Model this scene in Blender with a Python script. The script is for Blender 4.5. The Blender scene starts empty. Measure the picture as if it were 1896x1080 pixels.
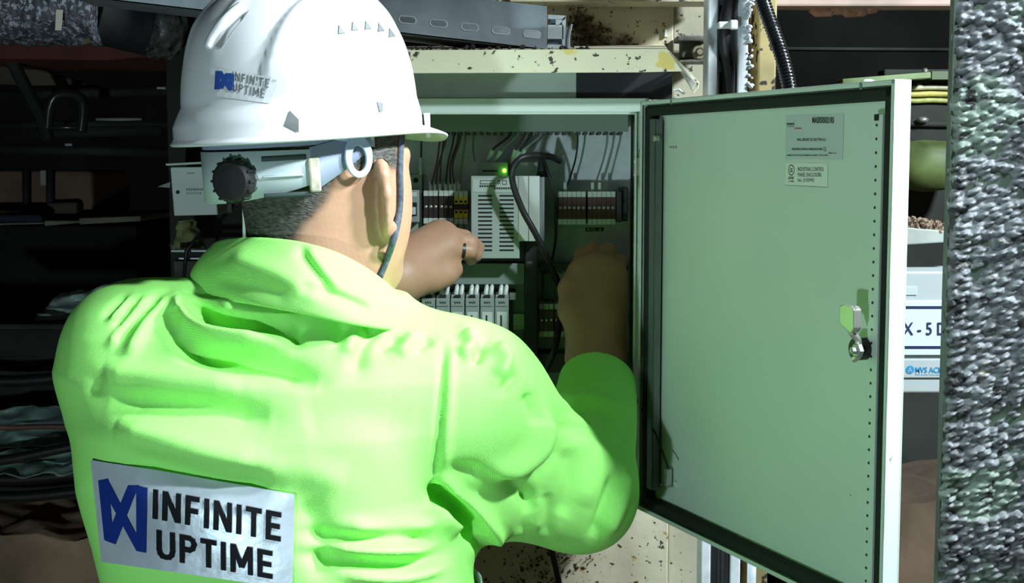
import bpy, bmesh, math, random
import numpy as np
from mathutils import Vector, Matrix, noise as mnoise
from mathutils.bvhtree import BVHTree

random.seed(7)
SC = bpy.context.scene
COL = SC.collection
# ------------------------------------------------------------------ camera
FPX = 2580.0
CAMZ = 1.6
PITCH = math.atan(238.0 / FPX)
cam_d = bpy.data.cameras.new('camera')
cam = bpy.data.objects.new('camera', cam_d); COL.objects.link(cam)
cam.location = (0, 0, CAMZ)
cam.rotation_euler = (math.pi / 2 - PITCH, 0, 0)
cam_d.sensor_width = 36.0; cam_d.lens = FPX / 1896 * 36.0
cam_d.clip_start = 0.02; cam_d.clip_end = 60
SC.camera = cam
# ------------------------------------------------------------------ view, world, lights
SC.view_settings.view_transform = 'Standard'
SC.view_settings.look = 'None'
SC.view_settings.exposure = 0.0
SC.view_settings.gamma = 1.0
SC.view_settings.use_curve_mapping = False
w = bpy.data.worlds.new('World'); SC.world = w; w.use_nodes = True
w.node_tree.nodes['Background'].inputs[0].default_value = (0.55, 0.75, 0.7, 1)
w.node_tree.nodes['Background'].inputs[1].default_value = 0.012

def area_light(name, loc, target, size, power, color):
    l = bpy.data.lights.new(name, 'AREA'); l.shape = 'DISK'; l.size = size
    l.energy = power; l.color = color
    o = bpy.data.objects.new(name, l); COL.objects.link(o)
    o.location = loc
    o.rotation_euler = (Vector(target) - Vector(loc)).to_track_quat('-Z', 'Y').to_euler()
    return o
def spot_light(name, loc, target, angle, blend, radius, power, color):
    l = bpy.data.lights.new(name, 'SPOT'); l.spot_size = math.radians(angle); l.spot_blend = blend; l.shadow_soft_size = radius
    l.energy = power; l.color = color
    o = bpy.data.objects.new(name, l); COL.objects.link(o); o.location = loc
    o.rotation_euler = (Vector(target) - Vector(loc)).to_track_quat('-Z', 'Y').to_euler()
    return o
spot_light('key_work_lamp', (0.84, 0.72, 2.36), (0.0, 1.32, 1.44), 54, 1.0, 0.04, 142, (0.80, 0.95, 1.0))
area_light('added_right_fill', (1.7, 1.0, 2.75), (0.5, 1.9, 1.4), 0.30, 120, (0.82, 0.95, 1.0))  # added fill, no such lamp seen; brightens right background, strut and column
area_light('hand_torch', (-0.58, -0.12, 1.08), (-0.05, 1.5, 1.5), 0.08, 11, (0.72, 0.96, 1.0))

# ------------------------------------------------------------------ pixel -> place
_c, _s = math.cos(PITCH), math.sin(PITCH)
def P(px, py, Y):
    a = (px - 948.0) / FPX; b = (540.0 - py) / FPX
    d = (a, _c + b * _s, -_s + b * _c)
    k = Y / d[1]
    return Vector((a * k, Y, CAMZ + d[2] * k))
def to_px(V):
    V = np.asarray(V, dtype=float)
    x = V[:, 0]; y = V[:, 1]; z = V[:, 2] - CAMZ
    dep = y * _c - z * _s; up = y * _s + z * _c
    return 948 + FPX * x / dep, 540 - FPX * up / dep

# ------------------------------------------------------------------ materials
MATS = {}
def nd(nt, t, **kw):
    n = nt.nodes.new(t)
    for k, v in kw.items(): setattr(n, k, v)
    return n
def mat(name, col, rough=0.5, metal=0.0, var=0.0, vscale=20.0, bump=0.0, bscale=80.0, emit=None, spec=0.5,
        specks=None, stretch=(1, 1, 1), wave=None, trans=0.0):
    """procedural principled; var = noise mix towards col2; specks=(colour, scale, threshold[, 2nd scale])"""
    if name in MATS: return MATS[name]
    m = bpy.data.materials.new(name); m.use_nodes = True
    nt = m.node_tree; b = nt.nodes['Principled BSDF']; L = nt.links.new
    b.inputs['Roughness'].default_value = rough; b.inputs['Metallic'].default_value = metal
    b.inputs['Specular IOR Level'].default_value = spec
    if trans: b.inputs['Transmission Weight'].default_value = trans
    tc = nd(nt, 'ShaderNodeTexCoord'); mp = nd(nt, 'ShaderNodeMapping')
    L(tc.outputs['Object'], mp.inputs['Vector']); mp.inputs['Scale'].default_value = stretch
    vec = mp.outputs['Vector']
    c = None
    if var:
        n = nd(nt, 'ShaderNodeTexNoise'); n.inputs['Scale'].default_value = vscale; n.inputs['Detail'].default_value = 6
        L(vec, n.inputs['Vector'])
        r = nd(nt, 'ShaderNodeValToRGB'); r.color_ramp.elements[0].position = 0.3; r.color_ramp.elements[1].position = 0.7
        lo = [max(0, x * (1 - var)) for x in col]; hi = [min(1, x * (1 + var)) for x in col]
        r.color_ramp.elements[0].color = (*lo, 1); r.color_ramp.elements[1].color = (*hi, 1)
        L(n.outputs['Fac'], r.inputs['Fac']); c = r.outputs['Color']
    if specks:
        lst = specks if isinstance(specks, list) else [specks]
        for (scol, ssc, th) in lst:
            n = nd(nt, 'ShaderNodeTexNoise'); n.inputs['Scale'].default_value = ssc; n.inputs['Detail'].default_value = 3
            n.inputs['Roughness'].default_value = 0.6
            L(vec, n.inputs['Vector'])
            r = nd(nt, 'ShaderNodeValToRGB'); r.color_ramp.elements[0].position = th; r.color_ramp.elements[1].position = th + 0.03
            r.color_ramp.elements[0].color = (0, 0, 0, 1); r.color_ramp.elements[1].color = (1, 1, 1, 1)
            L(n.outputs['Fac'], r.inputs['Fac'])
            mx = nd(nt, 'ShaderNodeMix', data_type='RGBA')
            L(r.outputs['Color'], mx.inputs['Factor'])
            if c is None: mx.inputs['A'].default_value = (*col, 1)
            else: L(c, mx.inputs['A'])
            mx.inputs['B'].default_value = (*scol, 1); c = mx.outputs['Result']
    if c is None: b.inputs['Base Color'].default_value = (*col, 1)
    else: L(c, b.inputs['Base Color'])
    h = None
    if bump:
        n = nd(nt, 'ShaderNodeTexNoise'); n.inputs['Scale'].default_value = bscale; n.inputs['Detail'].default_value = 5
        L(vec, n.inputs['Vector'])
        bp = nd(nt, 'ShaderNodeBump'); bp.inputs['Strength'].default_value = bump; bp.inputs['Distance'].default_value = 0.004
        L(n.outputs['Fac'], bp.inputs['Height']); h = bp.outputs['Normal']
    if wave:
        wv = nd(nt, 'ShaderNodeTexWave'); wv.inputs['Scale'].default_value = wave[0]; wv.inputs['Distortion'].default_value = 1.5
        wv.inputs['Detail'].default_value = 1; wv.bands_direction = wave[2]
        L(vec, wv.inputs['Vector'])
        bp = nd(nt, 'ShaderNodeBump'); bp.inputs['Strength'].default_value = wave[1]; bp.inputs['Distance'].default_value = 0.001
        L(wv.outputs['Fac'], bp.inputs['Height'])
        if h is not None: L(h, bp.inputs['Normal'])
        h = bp.outputs['Normal']
    if h is not None: L(h, b.inputs['Normal'])
    if emit:
        b.inputs['Emission Color'].default_value = (*emit[0], 1); b.inputs['Emission Strength'].default_value = emit[1]
    MATS[name] = m
    return m

# ------------------------------------------------------------------ mesh helpers
class MB:
    def __init__(s): s.v = []; s.f = []
    def add(s, vs, fs):
        o = len(s.v); s.v += [tuple(v) for v in vs]; s.f += [[i + o for i in f] for f in fs]; return s
    def box(s, a, b, M=None):
        x0, y0, z0 = [min(p, q) for p, q in zip(a, b)]; x1, y1, z1 = [max(p, q) for p, q in zip(a, b)]
        vs = [Vector(v) for v in ((x0,y0,z0),(x1,y0,z0),(x1,y1,z0),(x0,y1,z0),(x0,y0,z1),(x1,y0,z1),(x1,y1,z1),(x0,y1,z1))]
        if M: vs = [M @ v for v in vs]
        return s.add(vs, [(0,3,2,1),(4,5,6,7),(0,1,5,4),(1,2,6,5),(2,3,7,6),(3,0,4,7)])
    def prism(s, pts, ext):
        """polygon (list of Vectors) extruded by vector ext"""
        n = len(pts); pts = [Vector(p) for p in pts]; ext = Vector(ext)
        vs = pts + [p + ext for p in pts]
        fs = [list(range(n))[::-1], list(range(n, 2 * n))] + [[i, (i + 1) % n, n + (i + 1) % n, n + i] for i in range(n)]
        return s.add(vs, fs)
    def tube(s, path, r, n=8, cap=True):
        path = [Vector(p) for p in path]; m = len(path)
        rs = r if isinstance(r, (list, tuple)) else [r] * m
        t0 = (path[1] - path[0]).normalized()
        ref = Vector((0, 0, 1)) if abs(t0.z) < 0.9 else Vector((1, 0, 0))
        u = t0.cross(ref).normalized(); vs = []; fs = []
        for i, p in enumerate(path):
            t = (path[min(i + 1, m - 1)] - path[max(i - 1, 0)]).normalized()
            u = (u - t * u.dot(t)).normalized(); v = t.cross(u)
            for k in range(n):
                a = 2 * math.pi * k / n
                vs.append(p + (u * math.cos(a) + v * math.sin(a)) * rs[i])
        for i in range(m - 1):
            for k in range(n):
                fs.append((i*n + k, i*n + (k+1) % n, (i+1)*n + (k+1) % n, (i+1)*n + k))
        if cap: fs.append(list(range(n))[::-1]); fs.append([(m-1)*n + k for k in range(n)])
        return s.add(vs, fs)
    def cyl(s, a, b, r, n=16): return s.tube([a, b], r, n)
    def lathe(s, prof, M, n=20):
        """prof [(r,z)] about local z"""
        vs = []; fs = []
        for r, z in prof:
            for k in range(n):
                a = 2 * math.pi * k / n; vs.append(M @ Vector((r * math.cos(a), r * math.sin(a), z)))
        m = len(prof)
        for i in range(m - 1):
            for k in range(n):
                fs.append((i*n + k, i*n + (k+1) % n, (i+1)*n + (k+1) % n, (i+1)*n + k))
        fs.append(list(range(n))[::-1]); fs.append([(m-1)*n + k for k in range(n)])
        return s.add(vs, fs)
    def build(s, name, m, parent=None, smooth=False, bevel=0.0, seg=2, angle=35):
        me = bpy.data.meshes.new(name); me.from_pydata(s.v, [], s.f); me.validate(); 
        bm = bmesh.new(); bm.from_mesh(me); bmesh.ops.recalc_face_normals(bm, faces=bm.faces); bm.to_mesh(me); bm.free()
        return link(name, me, m, parent, smooth, bevel, seg, angle)
def link(name, me, m, parent=None, smooth=False, bevel=0.0, seg=2, angle=35):
    o = bpy.data.objects.new(name, me); COL.objects.link(o)
    if m: me.materials.append(m)
    if smooth:
        if smooth == 'auto': me.shade_smooth(); me.set_sharp_from_angle(angle=math.radians(angle))
        else: me.shade_smooth()
    if bevel:
        b = o.modifiers.new('bevel', 'BEVEL'); b.width = bevel; b.segments = seg; b.limit_method = 'ANGLE'; b.angle_limit = math.radians(40)
    if parent: setpar(o, parent)
    return o
def setpar(o, parent):
    o.parent = parent; o.matrix_parent_inverse = parent.matrix_world.inverted() if parent.type != 'EMPTY' else Matrix.Translation(-Vector(parent.location))
def tag(o, label=None, cat=None, group=None, kind=None):
    if label: o['label'] = label
    if cat: o['category'] = cat
    if group: o['group'] = group
    if kind: o['kind'] = kind
    return o
def thing(name, label, cat, loc=(0, 0, 0), group=None):
    o = bpy.data.objects.new(name, None); COL.objects.link(o); o.location = loc; o.empty_display_size = 0.05
    return tag(o, label, cat, group)
def fbox(mb, x0, y0, x1, y1, Yf, Yb):
    """frontal box: front face spans the given pixels at depth Yf, reaching back to Yb"""
    a = P(x0, y0, Yf); b = P(x1, y1, Yf)
    return mb.box((a.x, Yf, a.z), (b.x, Yb, b.z))
def spline(pts, n=8, closed=False):
    pts = [Vector(p) for p in pts]; out = []; m = len(pts)
    rng = range(m) if closed else range(m - 1)
    for i in rng:
        if closed: p0, p1, p2, p3 = pts[(i-1) % m], pts[i], pts[(i+1) % m], pts[(i+2) % m]
        else: p0, p1, p2, p3 = pts[max(i-1, 0)], pts[i], pts[i+1], pts[min(i+2, m-1)]
        for k in range(n):
            t = k / n
            out.append(0.5 * ((2*p1) + (p2-p0)*t + (2*p0-5*p1+4*p2-p3)*t*t + (3*p1-p0-3*p2+p3)*t*t*t))
    if not closed: out.append(pts[-1])
    return out
def text_mesh(txt, size=1.0, offset=0.0, align='LEFT', extrude=0.0, shear=0.0, xs=1.0):
    """flat text mesh in local XY, returned as (verts, faces)"""
    cu = bpy.data.curves.new('t', 'FONT'); cu.body = txt; cu.size = size; cu.offset = offset; cu.align_x = align
    cu.resolution_u = 3; cu.extrude = extrude; cu.shear = shear
    ob = bpy.data.objects.new('t', cu); COL.objects.link(ob)
    dg = bpy.context.evaluated_depsgraph_get(); dg.update()
    me = bpy.data.meshes.new_from_object(ob.evaluated_get(dg))
    vs = [(v.co.x * xs, v.co.y, v.co.z) for v in me.vertices]; fs = [list(p.vertices) for p in me.polygons]
    bpy.data.objects.remove(ob); bpy.data.curves.remove(cu); bpy.data.meshes.remove(me)
    return vs, fs
def fit_text(txt, x0, x1, y0, y1, offset=0.0):
    """text scaled to fill the rectangle [x0,x1]x[y0,y1] -> verts 2D, faces"""
    vs, fs = text_mesh(txt, 1.0, offset)
    ax = min(v[0] for v in vs); bx = max(v[0] for v in vs); ay = min(v[1] for v in vs); by = max(v[1] for v in vs)
    return [(x0 + (v[0]-ax)/(bx-ax)*(x1-x0), y0 + (v[1]-ay)/(by-ay)*(y1-y0)) for v in vs], fs

# ------------------------------------------------------------------ SDF + surface nets (continuous organic bodies)
class Field:
    def __init__(s, lo, hi, h):
        s.lo = np.array(lo, float); s.h = h
        s.n = np.ceil((np.array(hi) - s.lo) / h).astype(int) + 1
        s.F = np.full(s.n, 0.2, dtype=np.float32)
        s.ax = [s.lo[i] + h * np.arange(s.n[i]) for i in range(3)]
    def op(s, fn, lo, hi, k=0.0, mode='add'):
        m = 0.012 + k
        i0 = np.clip(np.floor((np.array(lo) - m - s.lo) / s.h).astype(int), 0, s.n); i1 = np.clip(np.ceil((np.array(hi) + m - s.lo) / s.h).astype(int) + 1, 0, s.n)
        if np.any(i1 <= i0): return s
        sl = tuple(slice(a, b) for a, b in zip(i0, i1))
        X, Y, Z = np.meshgrid(*[s.ax[i][i0[i]:i1[i]] for i in range(3)], indexing='ij', sparse=True)
        d = fn(X, Y, Z).astype(np.float32); F = s.F[sl]
        if mode == 'add':
            if k > 0:
                hh = np.maximum(k - np.abs(F - d), 0) / k; s.F[sl] = np.minimum(F, d) - hh * hh * k * 0.25
            else: s.F[sl] = np.minimum(F, d)
        elif mode == 'sub':
            if k > 0:
                hh = np.maximum(k - np.abs(F + d), 0) / k; s.F[sl] = np.maximum(F, -d) + hh * hh * k * 0.25
            else: s.F[sl] = np.maximum(F, -d)
        elif mode == 'and': s.F[sl] = np.maximum(F, d)
        return s
    def cone(s, a, b, r1, r2, k=0.01, mode='add', flat=None):
        a = np.array(a, float); b = np.array(b, float); ab = b - a; L2 = max(ab @ ab, 1e-12); R = max(r1, r2)
        def fn(X, Y, Z):
            t = np.clip(((X-a[0])*ab[0] + (Y-a[1])*ab[1] + (Z-a[2])*ab[2]) / L2, 0, 1)
            return np.sqrt((X-a[0]-t*ab[0])**2 + (Y-a[1]-t*ab[1])**2 + (Z-a[2]-t*ab[2])**2) - (r1 + (r2-r1)*t)
        return s.op(fn, np.minimum(a, b) - R, np.maximum(a, b) + R, k, mode)
    def chain(s, pts, rs, k=0.01, mode='add'):
        for i in range(len(pts) - 1): s.cone(pts[i], pts[i+1], rs[i], rs[i+1], k, mode)
        return s
    def ell(s, c, r, k=0.01, M=None, mode='add'):
        c = np.array(c, float); r = np.array(r, float); R = max(r)
        A = np.array(M.to_3x3() if M else Matrix.Identity(3)).T     # world->local
        def fn(X, Y, Z):
            x, y, z = X-c[0], Y-c[1], Z-c[2]
            u = (A[0,0]*x + A[0,1]*y + A[0,2]*z); v = (A[1,0]*x + A[1,1]*y + A[1,2]*z); w_ = (A[2,0]*x + A[2,1]*y + A[2,2]*z)
            k0 = np.sqrt((u/r[0])**2 + (v/r[1])**2 + (w_/r[2])**2) + 1e-9
            k1 = np.sqrt((u/r[0]**2)**2 + (v/r[1]**2)**2 + (w_/r[2]**2)**2) + 1e-9
            return k0 * (k0 - 1) / k1
        return s.op(fn, c - R, c + R, k, mode)
    def mesh(s):
        F = s.F; ins = F < 0
        c = np.zeros([n - 1 for n in F.shape], np.int8)
        for i in (0, 1):
            for j in (0, 1):
                for k in (0, 1):
                    c += ins[i:F.shape[0]-1+i, j:F.shape[1]-1+j, k:F.shape[2]-1+k]
        act = (c > 0) & (c < 8); idx = np.argwhere(act); N = len(idx)
        ID = np.full(act.shape, -1, np.int64); ID[act] = np.arange(N)
        corner = {}
        for i in (0, 1):
            for j in (0, 1):
                for k in (0, 1): corner[i, j, k] = F[idx[:, 0]+i, idx[:, 1]+j, idx[:, 2]+k].astype(float)
        acc = np.zeros((N, 3)); cnt = np.zeros(N)
        for a in range(3):
            for u in (0, 1):
                for v in (0, 1):
                    p = [0, 0, 0]; o = [x for x in range(3) if x != a]; p[o[0]] = u; p[o[1]] = v
                    q = list(p); q[a] = 1
                    f0 = corner[tuple(p)]; f1 = corner[tuple(q)]; m = (f0 < 0) != (f1 < 0)
                    t = np.where(m, f0 / np.where(m, f0 - f1, 1), 0)
                    pos = np.tile(np.array(p, float), (N, 1)); pos[:, a] = t
                    acc += pos * m[:, None]; cnt += m
        V = s.lo + (idx + acc / cnt[:, None]) * s.h
        faces = []
        for a in range(3):
            o = [x for x in range(3) if x != a]
            sl0 = [slice(1, -1)] * 3; sl1 = [slice(1, -1)] * 3
            sl0[a] = slice(0, F.shape[a]-1); sl1[a] = slice(1, F.shape[a])
            A = ins[tuple(sl0)]; B = ins[tuple(sl1)]; ch = np.argwhere(A != B); flip = A[tuple(ch.T)]
            base = ch.copy(); base[:, o[0]] += 1; base[:, o[1]] += 1
            def cid(du, dv):
                q = base.copy(); q[:, o[0]] -= du; q[:, o[1]] -= dv
                return ID[tuple(q.T)]
            qd = np.stack([cid(1, 1), cid(0, 1), cid(0, 0), cid(1, 0)], 1)
            if a == 1: flip = ~flip
            qd[~flip] = qd[~flip][:, ::-1]
            faces.append(qd)
        return V, np.concatenate(faces)
def np_mesh(name, V, Q):
    me = bpy.data.meshes.new(name)
    me.vertices.add(len(V)); me.vertices.foreach_set('co', np.asarray(V, np.float32).ravel())
    n = len(Q); k = Q.shape[1]
    me.loops.add(n * k); me.loops.foreach_set('vertex_index', Q.astype(np.int32).ravel())
    me.polygons.add(n); me.polygons.foreach_set('loop_start', np.arange(0, n * k, k, dtype=np.int32))
    me.update(calc_edges=True); me.validate()
    return me
def vnormals(V, Q):
    nrm = np.cross(V[Q[:, 2]] - V[Q[:, 0]], V[Q[:, 3]] - V[Q[:, 1]]); N = np.zeros_like(V)
    for k in range(4): np.add.at(N, Q[:, k], nrm)
    return N / (np.linalg.norm(N, axis=1)[:, None] + 1e-12)
def smooth_mesh(V, Q, it=2, lam=0.5):
    for _ in range(it):
        S = np.zeros_like(V); C = np.zeros(len(V))
        for k in range(4):
            a = Q[:, k]; b = Q[:, (k+1) % 4]
            np.add.at(S, a, V[b]); np.add.at(C, a, 1); np.add.at(S, b, V[a]); np.add.at(C, b, 1)
        V = V + lam * (S / np.maximum(C, 1)[:, None] - V)
    return V

# ================================================================== setting
M_floor = mat('dirt_floor', (0.16, 0.105, 0.065), 0.9, var=0.5, vscale=3, bump=0.6, bscale=12)
M_wall = mat('near_black_wall', (0.012, 0.0115, 0.011), 0.95, spec=0.1, var=0.5, vscale=2.5)  # mottled near-black base colour for walls and ceiling
def struct(name, a, b, m):
    o = MB().box(a, b).build(name, m); tag(o, kind='structure'); return o
struct('floor', (-5, -1.5, -0.1), (5, 8.2, 0), M_floor)
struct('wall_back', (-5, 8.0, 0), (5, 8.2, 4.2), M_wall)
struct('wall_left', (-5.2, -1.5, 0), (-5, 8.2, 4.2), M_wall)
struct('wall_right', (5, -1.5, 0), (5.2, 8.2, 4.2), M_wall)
struct('ceiling', (-5.2, -1.5, 4.2), (5.2, 8.2, 4.3), M_wall)

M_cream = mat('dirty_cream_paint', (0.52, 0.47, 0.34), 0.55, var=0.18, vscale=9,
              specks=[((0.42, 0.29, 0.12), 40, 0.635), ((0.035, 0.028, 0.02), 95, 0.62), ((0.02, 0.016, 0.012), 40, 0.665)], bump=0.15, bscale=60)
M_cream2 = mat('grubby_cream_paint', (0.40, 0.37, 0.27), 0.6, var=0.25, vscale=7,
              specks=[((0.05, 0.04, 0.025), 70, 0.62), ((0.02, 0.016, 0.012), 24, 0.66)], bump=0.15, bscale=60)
M_galv = mat('galvanised_steel', (0.42, 0.47, 0.52), 0.42, 0.55, var=0.16, vscale=35, bump=0.05)
M_galv_b = mat('bright_galvanised', (0.72, 0.76, 0.80), 0.4, 0.15, var=0.15, vscale=40)
M_black = mat('black_rubber', (0.012, 0.012, 0.013), 0.45, var=0.2, vscale=40)
M_blackm = mat('matt_black', (0.02, 0.021, 0.026), 0.7)
M_white = mat('white_plastic', (0.72, 0.74, 0.72), 0.4)
M_grime = mat('black_grime', (0.03, 0.022, 0.016), 0.95, var=0.5, vscale=120, bump=0.5)

# ---- cream column behind the cabinet: front plate, folded side, far flange
col_t = thing('steel_column', 'cream painted steel column with dark grime behind the open cabinet', 'column', (0.08, 2.0, 0))
a = P(860, 540, 1.97); b = P(1242, 540, 1.97); c = P(1318, 540, 2.03)
MB().box((a.x, 1.97, 0.0), (b.x, 1.985, 2.6)).build('front_plate', M_cream, col_t, bevel=0.002)
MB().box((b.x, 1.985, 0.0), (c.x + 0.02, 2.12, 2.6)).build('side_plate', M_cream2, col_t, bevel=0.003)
a2 = P(1388, 540, 2.1); b2 = P(1421, 540, 2.1)
MB().box((a2.x, 2.06, 0.0), (b2.x, 2.3, 2.6)).build('flange', mat('ochre_paint', (0.34, 0.27, 0.12), 0.6, var=0.4, vscale=12,
    specks=[((0.03, 0.02, 0.015), 60, 0.58), ((0.02, 0.016, 0.012), 24, 0.62)]), col_t, bevel=0.003)
# grime heaped on the column above the hood: many small lumps, one part
mb = MB(); rr = random.Random(3)
for i in range(330):
    t = rr.random(); px = 1052 + 30 * rr.random() + 120 * t * rr.random(); py = 30 + 62 * t + rr.gauss(0, 9)
    p = P(px, min(py, 93), 1.966); s = 0.0012 + 0.0028 * rr.random() ** 2
    mb.lathe([(s * .6, -s * .5), (s, 0), (s * .5, s * .6)], Matrix.Translation(p) @ Matrix.Rotation(rr.random() * 6, 4, 'Y'), 5)
tag(mb.build('grime_lumps', mat('speckled_grime', (0.10, 0.065, 0.03), 0.95, var=0.9, vscale=160), col_t), kind='stuff')
mb = MB()
for i in range(150):
    px = 1010 + rr.gauss(0, 38); py = 1045 + rr.gauss(0, 28) - (px - 1010) * 0.5
    if py < 985: continue
    p = P(px, py, 1.967); s = 0.001 + 0.0022 * rr.random() ** 2
    mb.lathe([(s * .6, -s * .5), (s, 0), (s * .5, s * .6)], Matrix.Translation(p) @ Matrix.Rotation(rr.random() * 6, 4, 'Y'), 5)
tag(mb.build('grime_lumps', mat('brown_grime', (0.10, 0.06, 0.02), 0.95, var=0.6, vscale=200), col_t), kind='stuff')
# loose black cable hanging below the arm
o = MB().tube(spline([P(1000, 930, 1.93), P(1018, 1000, 1.93), P(1036, 1085, 1.93), P(1050, 1180, 1.93)], 6), 0.0045, 8).build('hanging_cable', M_black, smooth=True)
tag(o, 'thin black cable hanging in front of the cream column below the elbow', 'cable')

# ---- long beam over everything
bm_t = thing('overhead_beam', 'long pale horizontal beam along the top edge of the picture', 'beam', (0.3, 2.0, 1.9))
a = P(1045, 6, 1.93); b = P(1312, 6, 1.93)
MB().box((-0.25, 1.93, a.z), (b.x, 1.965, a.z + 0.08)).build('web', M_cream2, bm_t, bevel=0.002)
MB().box((-0.25, 1.90, a.z - 0.001), (b.x, 1.966, a.z + 0.004)).build('lower_flange', M_cream, bm_t)
a = P(1400, 12, 2.3); b = P(1760, 14, 2.3)
o = MB().box((a.x, 2.3, a.z), (b.x + 0.15, 2.36, a.z + 0.12)).build('pink_beam', mat('dusty_pink_steel', (0.45, 0.33, 0.29), 0.7, var=0.3, vscale=10), bevel=0.004)
tag(o, 'dusty pink grey beam at the top right beside the crusted column', 'beam')
p0 = P(1508, 12, 2.5)
mb = MB(); rr = random.Random(5)
for i in range(26):
    p = P(1515 + 100 * (i / 25) , 15 + rr.random() * 7, 2.34); s = 0.006 + 0.006 * rr.random()
    mb.lathe([(s * .5, -s * .8), (s, -s * .2), (s * .9, s * .4), (s * .3, s)], Matrix.Translation(p) @ Matrix.Scale(1.6, 4, (1, 0, 0)), 7)
tag(mb.build('lagging', mat('pink_lagging', (0.50, 0.30, 0.27), 0.95, var=0.3, vscale=60, bump=0.6), smooth=True), 'lump of dusty pink lagging under the top right beam', 'lagging')

# ---- galvanised strut with cable
st = thing('strut_channel', 'galvanised steel strut channel rising behind the cabinet door', 'channel', (0.27, 1.85, 0))
def vbar(name, x0, x1, Y0, Y1, m, par, z0=0.0, z1=2.5, **k):
    a = P(x0, 60, Y0); b = P(x1, 60, Y0)
    return MB().box((a.x, Y0, z0), (b.x, Y1, z1)).build(name, m, par, **k)
vbar('side_wall', 1310, 1329, 1.80, 1.84, M_galv_b, st, bevel=0.002)
vbar('back_web', 1329, 1368, 1.838, 1.842, M_galv, st)
vbar('side_wall', 1366, 1386, 1.80, 1.84, M_galv_b, st, bevel=0.002)
for i in range(30):     # slot plates in the web
    p = P(1337, -40 + i * 62 + 8, 1.837)
    if p.z < 0.4: break
    MB().box((p.x - 0.004, 1.8365, p.z - 0.014), (p.x + 0.004, 1.8375, p.z + 0.014)).build('slot', M_blackm, st, bevel=0.0035, seg=3)
rr = random.Random(9)
mb = MB()
for i in range(40):
    p = P(1388 + rr.gauss(0, 4), rr.uniform(-10, 160), 1.80); s = 0.0015 + 0.003 * rr.random()
    mb.lathe([(s * .6, -s * .5), (s, 0), (s * .5, s * .6)], Matrix.Translation(p) @ Matrix.Rotation(rr.random() * 6, 4, 'Y'), 6)
tag(mb.build('spatter', M_galv_b, st, smooth=True), kind='stuff')
cb = thing('power_cable', 'thick black cable running down inside the galvanised strut', 'cable', P(1350, 100, 1.815))
pts = [P(1362, -60, 1.80), P(1356, -10, 1.80), P(1346, 30, 1.80), P(1342, 70, 1.80), P(1347, 110, 1.805), P(1352, 165, 1.81)] + [Vector((P(1352, 165, 1.81).x, 1.81, z)) for z in (1.6, 1.3, 1.0, 0.6, 0.2)]
MB().tube(spline(pts, 6), 0.0095, 12).build('sheath', M_black, cb, smooth=True)
p = P(1345, 48, 1.80)
MB().box((p.x - 0.012, 1.788, p.z - 0.0045), (p.x + 0.011, 1.812, p.z + 0.0045)).build('cable_tie', M_white, cb, bevel=0.002)
MB().box((p.x + 0.002, 1.782, p.z - 0.006), (p.x + 0.012, 1.79, p.z + 0.006)).build('tie_head', M_white, cb, bevel=0.002)
# bright tubes seen under the door
for k, (x, r, m, lab) in enumerate(((1392, 0.006, M_galv_b, 'slim bright metal pipe below the lower edge of the cabinet door'),)):
    q = P(x, 1040, 1.83)
    o = MB().cyl((q.x, 1.83, 0), (q.x, 1.83, 1.35), r, 14).build('metal_pipe', m, smooth='auto'); tag(o, lab, 'pipe')
# ---- corrugated conduit
path = spline([P(1398, -60, 1.78), P(1412, 0, 1.78), P(1431, 55, 1.77), P(1448, 105, 1.76), P(1462, 165, 1.75), P(1470, 230, 1.74), P(1474, 330, 1.74)], 12)
fine = []; rad = []
L = 0; d = [0]
for i in range(1, len(path)): d.append(d[-1] + (path[i] - path[i-1]).length)
n = int(d[-1] / 0.0011)
for i in range(n):
    s = d[-1] * i / (n - 1); j = max(k for k in range(len(d)) if d[k] <= s + 1e-9); j = min(j, len(d) - 2)
    t = (s - d[j]) / (d[j+1] - d[j]); fine.append(path[j].lerp(path[j+1], t)); rad.append(0.0098 if i % 4 < 2 else 0.0084)
o = MB().tube(fine, rad, 12).build('corrugated_conduit', mat('shiny_black_plastic', (0.012, 0.013, 0.015), 0.25), smooth='auto', angle=50)
tag(o, 'black corrugated conduit sloping down behind the top of the cabinet door', 'conduit')

# ---- clamp bracket with bolt on the column
br = thing('clamp_bracket', 'grimy bracket with a round bolt beside the strut channel', 'bracket', P(1285, 90, 1.95))
M_gr = mat('grimy_metal', (0.12, 0.115, 0.095), 0.6, 0.4, var=0.5, vscale=40, bump=0.3)
mb = MB(); fbox(mb, 1254, 66, 1312, 76, 1.925, 1.97); fbox(mb, 1262, 76, 1312, 108, 1.94, 1.97); mb.build('body', M_gr, br, bevel=0.002)
mb = MB(); fbox(mb, 1258, 111, 1312, 116, 1.93, 1.97); mb.build('lower_lip', M_gr, br, bevel=0.001)
MB().lathe([(0.011, 0), (0.011, 0.006), (0.009, 0.008), (0.006, 0.008), (0.006, 0.004), (0.004, 0.004), (0.004, 0.012)],
           Matrix.Translation(P(1294, 97, 1.94)) @ Matrix.Rotation(math.pi / 2, 4, 'X'), 20).build('bolt', mat('brass_grime', (0.35, 0.32, 0.22), 0.4, 0.7, var=0.3), br, smooth='auto')
mb = MB(); fbox(mb, 1231, 54, 1235, 68, 1.965, 1.97); mb.build('paint_chip', M_white, br)

# ---- cable tray along the top
tr = thing('cable_tray', 'slotted galvanised cable tray sloping along above the hood', 'cable tray', P(700, 40, 1.78))
def tl(x): return 24 + (x - 411) * 0.1145
Yt = 1.76
def tp(x, dy, Y=Yt): return P(x, tl(x) - dy, Y)
slots = []
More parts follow.
